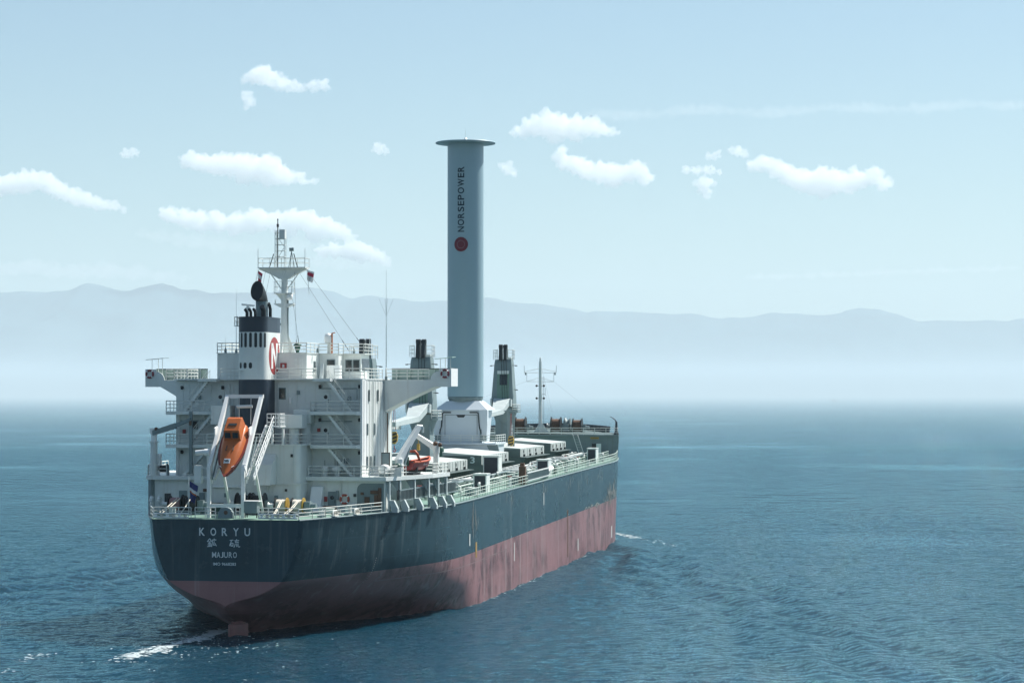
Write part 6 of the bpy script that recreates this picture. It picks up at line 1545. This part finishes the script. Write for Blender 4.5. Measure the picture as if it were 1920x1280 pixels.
b = MB(); b.box(9.5, 10.9, 171.95, 171.99, 15.75, 16.05); nb = b.build("notice", M_YEL, bh); vs, fs = fit_text("NO SMOKING", 1.2, .16, bold=.015); bb = MB(); bb.add([(10.2 + u, 171.94, 15.9 + v) for u, v in vs], fs); bb.build("lettering", M_RUST, nb)
t = thing("inclined_ladder", "pale ladder leaning down from the forecastle deck to the main deck", "ladder", (7, 171, 13)); b = MB()
for dx in (0, .8): b.beam((6.6 + dx, 171.9, 16.4), (8.0 + dx, 170.0, 13.0), .06, .14)
b.build("stringer", M_RAIL, t); b = MB()
for k in range(13): p = Vector((6.6, 171.9, 16.4)).lerp(Vector((8.0, 170.0, 13.0)), (k + .5) / 13); b.box(p.x, p.x + .8, p.y - .1, p.y + .1, p.z, p.z + .03)
b.build("treads", M_RAIL, t)
winch(-3.5, 180, ZF + .15, "mooring winch with one brown drum at the left of the foremast on the forecastle", [(-4.4, -2.7)], [M_RUST], r=1.25)
winch(2.3, 180, ZF + .15, "brown rope winch close to the right of the foremast", [(1.7, 3.3)], [M_RUST], r=1.25)
winch(6.2, 180.5, ZF + .15, "rightmost winch on the forecastle, with a brown rope drum", [(5.3, 6.8)], [M_RUST], r=1.15)
t = thing("anchor_windlass", "bulky grey anchor windlass between the two right forecastle winches", "windlass", (4.2, 181, ZF)); b = MB(); b.lathe((3.7, 181, 18.0), [(.95, 0), (1.15, .1), (1.15, .35), (.8, .45), (.8, .8), (1.05, .9), (1.05, 1.1)], 20, 'x'); b.build("gypsy", M_GREY, t); b = MB(); b.box(3.4, 5.0, 180, 182, 16.5, 17.2); b.build("bed", M_GREY, t); b = MB(); b.obox((4.2, 179.9, 17.5), (.9, .8, 1.3)); b.build("gearbox", M_GREY, t)
t = thing("bow_davit_post", "slim dark post with a bent top at the right corner of the forecastle", "post", (13.6, 173.5, ZF)); b = MB(); b.taper((13.6, 173.5, 16.4), (13.6, 173.5, 18.6), (.5, .5), (.3, .3)); b.prism([(13.1, 16.4), (14.1, 16.4), (13.8, 17.0), (13.4, 17.0)], 173.3, 173.7, 'xz'); b.build("post", M_NAVY, t); b = MB(); b.tube([(13.6, 173.5, 18.5), (13.4, 173.5, 18.85), (12.9, 173.5, 19.25), (12.55, 173.5, 19.35)], [.12, .1, .07, .05], 8); b.build("arm", M_NAVY, t)
t = thing("foremast", "slim pale foremast with two crosstrees of antennas on the forecastle", "mast", (0, 178.8, ZF)); fy = 178.8
b = MB(); b.cyl((0, fy, 16.6), (0, fy, 28.6), .31, .24, n=16); b.lathe((0, fy, 0), [(.1, 28.6), (.16, 28.75), (.12, 29.2), (.02, 29.3)], 10); b.prism([(.3, 16.6), (1.5, 16.6), (.3, 18.3)], fy - .05, fy + .05, 'xz'); b.prism([(-.3, 16.6), (-1.2, 16.6), (-.3, 18.0)], fy - .05, fy + .05, 'xz'); b.build("column", M_WHITE, t)
for z0, z1, w_ in ((27.4, 26.7, 2.75), (25.9, 25.2, 2.3)):
    for sg in (-1, 1):
        b = MB(); b.cyl((0, fy, z0), (sg * w_, fy, z1 + (.15 if z0 > 27 else 0)), .04, n=5); b.cyl((0, fy, z1), (sg * w_, fy, z1), .045, n=5); b.build("crosstree", M_WHITE, t)
for sg in (-1, 1):
    b = MB(); b.cyl((sg * 2.7, fy, 26.7), (sg * 2.75, fy, 27.9), .035, n=5); b.cyl((sg * 2.3, fy, 25.2), (sg * 2.3, fy, 26.7), .03, n=5); b.lathe((sg * 2.5, fy, 0), [(.1, 26.3), (.14, 26.5), (.1, 26.7)], 8); b.build("antenna", M_GREY, t)
    for z in (24.5, 22.4):
        b = MB(); b.cyl((0, fy, z), (sg * .55, fy, z), .04, n=5); b.ball((sg * .62, fy, z), .2); b.build("lamp", M_DARK, t)
b = MB(); b.box(.35, .85, fy - .2, fy + .2, 23.05, 23.12); b.cyl((.85, fy, 22.8), (.85, fy, 24.2), .03, n=5); b.cyl((.45, fy, 17), (.45, fy, 26), .025, n=5); b.cyl((.6, fy, 17), (.6, fy, 26), .025, n=5); b.build("ladder", M_GREY, t)
for p0, p1 in (((1.0, fy, 23), (2.6, 176, 17)), ((2.2, fy, 25.3), (11.2, 183, 17.6)), ((-2.2, fy, 25.3), (-4.5, 150, 22.5)), ((0, fy, 28.5), (0, 194, 18))):
    b = MB(); b.cyl(p0, p1, .012, n=4); b.build("stay", M_GREY, t)

# ================================================================== FAR SHIPS
def far_ship(x, y, L_, lab, mat):
    t = bpy.data.objects.new("far_ship", None); COL.objects.link(t); t.location = (x, y, 0); t['label'] = lab; t['category'] = "ship"; t['_b'] = (0, 0, 0); t['group'] = "ships on the horizon"
    k = L_ / 34
    b = MB(); b.prism([(-17 * k, -.5), (14 * k, -.5), (17 * k, 4 * k), (11 * k, 3 * k), (-17 * k, 3 * k)], -4 * k, 4 * k, 'xz'); b.build("hull", mat, t)
    b = MB(); b.box(-14 * k, -5 * k, -3.5 * k, 3.5 * k, 3 * k, 9 * k); b.box(-13 * k, -7 * k, -2.5 * k, 2.5 * k, 9 * k, 11.5 * k); b.cyl((-10 * k, 0, 11 * k), (-10 * k, 0, 15 * k), .5 * k, n=8); b.build("superstructure", mat, t)
    b = MB(); b.cyl((7 * k, 0, 3 * k), (7 * k, 0, 12 * k), .4 * k, n=8); b.build("mast", mat, t)
far_ship(943, 7000, 20, "small dark ship far off on the hazy water right of the bow", M_NAVY)
far_ship(1654, 9000, 16, "faintest tiny ship at the far right on the horizon", M_GREY)

# ================================================================== CLOUDS
m = bpy.data.materials.new("cloud_vapour"); m.use_nodes = True; nt = m.node_tree; nt.nodes.clear()
vo = nt.nodes.new('ShaderNodeVolumePrincipled'); ou = nt.nodes.new('ShaderNodeOutputMaterial')
vo.inputs['Color'].default_value = (1, 1, 1, 1); vo.inputs['Density'].default_value = 0.0105; vo.inputs['Anisotropy'].default_value = 0.3
nt.links.new(vo.outputs[0], ou.inputs['Volume']); M_CLOUD = m
CB = 2150.0
M_VEIL = bpy.data.materials.new("thin_cloud_vapour"); M_VEIL.use_nodes = True; nt = M_VEIL.node_tree; nt.nodes.clear()
vo = nt.nodes.new('ShaderNodeVolumePrincipled'); ou = nt.nodes.new('ShaderNodeOutputMaterial')
vo.inputs['Color'].default_value = (1, 1, 1, 1); vo.inputs['Density'].default_value = 0.0006; vo.inputs['Anisotropy'].default_value = 0.3
nt.links.new(vo.outputs[0], ou.inputs['Volume'])
def cloud(label, circles, alt=CB, thin=False, seed=0, stretch=1.0):
    """cumulus built from puffs: circles = (x, y, radius) as seen along the viewing axis, set at the cloud level"""
    ymid = sum(c[1] for c in circles) / len(circles)
    Y = (alt - CAM_H) / ((737.5 - ymid) / 4500.0); k = Y / 4500.0
    cr = random.Random(seed + len(circles)); puffs = []
    for x, y, r in circles:
        r = r * (1.42 if len(circles) > 4 else 1.7)
        X, Z, Rr = (x - 960) * k, CAM_H + (737.5 - y) * k, r * k
        puffs.append((X, 0, Z, Rr))
        for _ in range(10):
            a = cr.uniform(0, 6.283); q = cr.uniform(.55, .95); e = cr.uniform(-.8, .8)
            zz = Z + Rr * q * math.sin(a) * (.8 if math.sin(a) > 0 else .45)
            puffs.append((X + Rr * q * math.cos(a) * 1.1, e * Rr, zz, Rr * cr.uniform(.22, .52)))
    b = MB()
    for X, yy, Z, r in puffs: b.ball((X, yy, Z), r, 1.12 * stretch, 1.2 * stretch, .86 / stretch ** .5, 12, 8)
    cx, cz = sum(p[0] for p in puffs) / len(puffs), min(p[2] for p in puffs)
    me = bpy.data.meshes.new("cloud"); me.from_pydata([(x - cx, y, z - cz) for x, y, z in b.v], [], b.f); me.update()
    o = bpy.data.objects.new("cloud", me); COL.objects.link(o); o.location = (cx, Y, cz)
    rm = o.modifiers.new("remesh", 'REMESH'); rm.mode = 'VOXEL'; rm.voxel_size = max(1.8 * k, 9)
    dg = bpy.context.evaluated_depsgraph_get(); me2 = bpy.data.meshes.new_from_object(o.evaluated_get(dg)); o.modifiers.clear(); o.data = me2
    co = np.empty(len(me2.vertices) * 3, np.float32); me2.vertices.foreach_get('co', co); co = co.reshape(-1, 3)
    no = np.empty_like(co); me2.vertices.foreach_get('normal', no.reshape(-1)) if False else None
    nrm = np.array([v.normal[:] for v in me2.vertices], np.float32)
    s = 1.0 / (13 * k)
    d = np.array([mnoise.fractal(Vector((float(p[0]) * s + seed * 7.3, float(p[1]) * s, float(p[2]) * s * 1.3)), 0.65, 2.2, 6) for p in co], np.float32)
    co += nrm * (d * 9.0 * k)[:, None]
    me2.vertices.foreach_set('co', co.ravel()); me2.update()
    me2.materials.clear(); me2.materials.append(M_VEIL if thin else M_CLOUD)
    o['label'] = label; o['category'] = "cloud"; o['group'] = "cumulus clouds"
    return o
cloud("torn white cloud highest in the sky at the upper left", [(462, 148, 7), (475, 143, 12), (490, 140, 15), (505, 147, 13), (525, 154, 11), (545, 160, 9), (565, 163, 7), (585, 160, 8), (604, 159, 8), (615, 163, 4)], seed=1)
cloud("small scrap of cloud just under the highest cloud", [(461, 180, 6), (466, 189, 6), (459, 198, 4)], seed=2)
cloud("long lumpy cloud above and left of the ship's mast", [(350, 300, 8), (362, 302, 13), (385, 305, 15), (410, 308, 17), (435, 311, 17), (460, 315, 19), (485, 318, 18), (505, 308, 15), (515, 325, 17), (540, 332, 12), (560, 336, 9), (580, 341, 6), (500, 338, 11), (460, 328, 14)], seed=3)
cloud("white cloud cut off by the left edge of the sky", [(-15, 347, 17), (15, 345, 16), (40, 344, 16), (65, 337, 14), (90, 345, 14), (110, 357, 13), (135, 368, 12), (160, 375, 12), (185, 382, 10), (210, 386, 8), (230, 389, 5)], seed=4)
cloud("broad low cloud bank directly behind the top of the ship's mast", [(318, 402, 12), (345, 409, 14), (375, 418, 15), (405, 416, 14), (440, 420, 16), (480, 414, 18), (520, 416, 15), (550, 413, 17), (580, 417, 17), (610, 425, 15), (635, 435, 13), (655, 444, 8), (590, 440, 12), (540, 434, 12)], seed=5)
cloud("low cloud just right of the ship's mast, beneath the broad bank", [(605, 472, 9), (630, 470, 12), (655, 470, 14), (680, 473, 14), (703, 480, 11), (722, 487, 7)], seed=6)
cloud("compact flat-based cloud immediately right of the rotor sail top", [(965, 248, 6), (985, 244, 11), (1005, 238, 15), (1030, 234, 17), (1055, 238, 17), (1080, 236, 15), (1105, 239, 14), (1125, 243, 11), (1145, 246, 7), (1158, 248, 4), (1040, 250, 13), (1080, 252, 11)], seed=7)
cloud("cloud with a raised left end, below the flat-based one right of the rotor sail", [(1051, 291, 10), (1062, 301, 12), (1080, 310, 13), (1100, 317, 14), (1125, 324, 15), (1150, 329, 16), (1175, 324, 14), (1195, 320, 13), (1210, 334, 10), (1150, 340, 10)], seed=8)
cloud("largest cloud at the right, sagging in its middle", [(1421, 309, 11), (1440, 306, 12), (1462, 316, 13), (1485, 331, 15), (1510, 338, 17), (1540, 342, 20), (1565, 339, 17), (1590, 343, 16), (1615, 338, 13), (1640, 330, 12), (1658, 344, 10), (1545, 355, 13)], seed=9)
cloud("tiny comma-shaped cloud beneath a thin flat scrap", [(1321, 342, 8), (1320, 353, 7), (1324, 364, 4)], seed=10)
cloud("thin flat scrap of cloud above the comma-shaped one", [(1288, 317, 4), (1308, 318, 6), (1328, 319, 6), (1350, 321, 4)], seed=11)
cloud("small oval cloud scrap nearest the largest right cloud", [(1374, 279, 5), (1387, 283, 7), (1396, 287, 4)], seed=12)
cloud("tiny cloud scrap left of the small oval one", [(1334, 292, 5), (1344, 291, 5)], seed=13)
cloud("tiny cloud scrap right of the rotor sail, alone under the flat-based cloud", [(952, 317, 6), (962, 323, 5)], seed=14)
cloud("tiny cloud scrap alone left of the rotor sail", [(703, 282, 4), (712, 277, 6), (721, 282, 4)], seed=15)
cloud("faint small puff left of the long lumpy cloud", [(236, 288, 5), (247, 287, 6)], seed=16)

cloud("thin grey-white veil of cloud under the left half of the broad bank behind the mast", [(270, 438, 8), (300, 444, 11), (335, 450, 12), (370, 455, 13), (405, 458, 13), (440, 462, 11), (470, 466, 8)], seed=17, thin=True, stretch=1.4)
cloud("faint hazy cloud band low over the mountains at the left edge", [(-20, 500, 12), (20, 505, 13), (60, 500, 14), (100, 508, 13), (150, 510, 14), (200, 508, 15), (250, 512, 13), (300, 518, 11), (340, 522, 7)], seed=18, thin=True, stretch=1.7)
cloud("thin veil joining the low clouds right of the mast", [(560, 462, 12), (600, 490, 12), (640, 494, 13), (680, 497, 12), (715, 500, 9)], seed=19, thin=True, stretch=1.4)
cloud("long faint streak of high cloud at the upper right", [(1130 + 40 * i, 214 - 0.9 * i + 4 * math.sin(i), 8 + 2 * math.sin(i * 1.7)) for i in range(20)], seed=20, thin=True, stretch=3.2)
cloud("faint streak of cloud low over the mountains at the right", [(1420 + 34 * i, 520 - 1.2 * i, 5 + math.sin(i * 2.1)) for i in range(15)], seed=21, thin=True, stretch=3.0)

# ================================================================== FOAM
M_FOAM = paint("foam", (0.46, 0.53, 0.55), .9, .1, 4)
fr = random.Random(3); b = MB()
def wpt(px, py):
    Y = 4500.0 * CAM_H / (py - 737.5); return ((px - 960) / 4500.0 * Y, Y)
def patch(X, Y, r):
    n = fr.randint(5, 8); st_ = fr.uniform(1.0, 2.6); P = []
    for i in range(n):
        a = 6.283 * i / n; q = r * fr.uniform(.45, 1.15); P.append((X + q * st_ * math.cos(a), Y + q * 1.3 * math.sin(a)))
    zz = wave_z(np.array([p[0] for p in P]), np.array([p[1] for p in P]), 0.9)
    b.add([(p[0], p[1], float(z) + .05) for p, z in zip(P, zz)], [tuple(range(n))])
def streak(A, B, n, w0, w1, r0, r1, dens=lambda t: 1.0):
    for _ in range(n):
        t = fr.random() ** .8
        if fr.random() > dens(t): continue
        w = lerp(w0, w1, t); patch(lerp(A[0], B[0], t) + fr.gauss(0, w), lerp(A[1], B[1], t) + fr.gauss(0, w * 2.2), fr.uniform(r0, r1))
streak(wpt(425, 1181), wpt(350, 1202), 420, .45, .7, .03, .2)
streak(wpt(405, 1180), wpt(395, 1190), 160, .3, .3, .08, .25)
streak(wpt(358, 1200), wpt(240, 1231), 620, .35, .6, .03, .2, lambda t: 1 - .55 * t)
streak(wpt(420, 1186), wpt(300, 1225), 260, 2.2, 2.6, .02, .09)
streak(wpt(240, 1230), wpt(225, 1236), 40, .8, 1.0, .03, .12)
streak(wpt(82, 1226), wpt(68, 1229), 26, .5, .6, .03, .13)
streak(wpt(52, 1234), wpt(44, 1236), 18, .4, .5, .03, .12)
streak(wpt(20, 1256), wpt(10, 1258), 14, .4, .5, .03, .1)
streak(wpt(440, 1190), wpt(470, 1215), 40, 1.2, 2.0, .02, .09)
streak(wpt(600, 1192), wpt(420, 1270), 70, 4.5, 5, .02, .08)
streak(wpt(1150, 998), wpt(1195, 1008), 200, .35, .7, .04, .22)
streak(wpt(1195, 1008), wpt(1270, 1022), 60, .6, .9, .04, .16)
for _ in range(160):                      # broken water along the ship's side
    s = fr.uniform(6, 168); x = half(s, 0.0) + abs(fr.gauss(0, .25)) + .05; p = W(x, s); patch(p.x, p.y, fr.uniform(.02, .11))
me = bpy.data.meshes.new("wake_foam"); me.from_pydata(b.v, [], b.f); me.update(); me.materials.append(M_FOAM)
o = bpy.data.objects.new("wake_foam", me); COL.objects.link(o); o['kind'] = 'stuff'
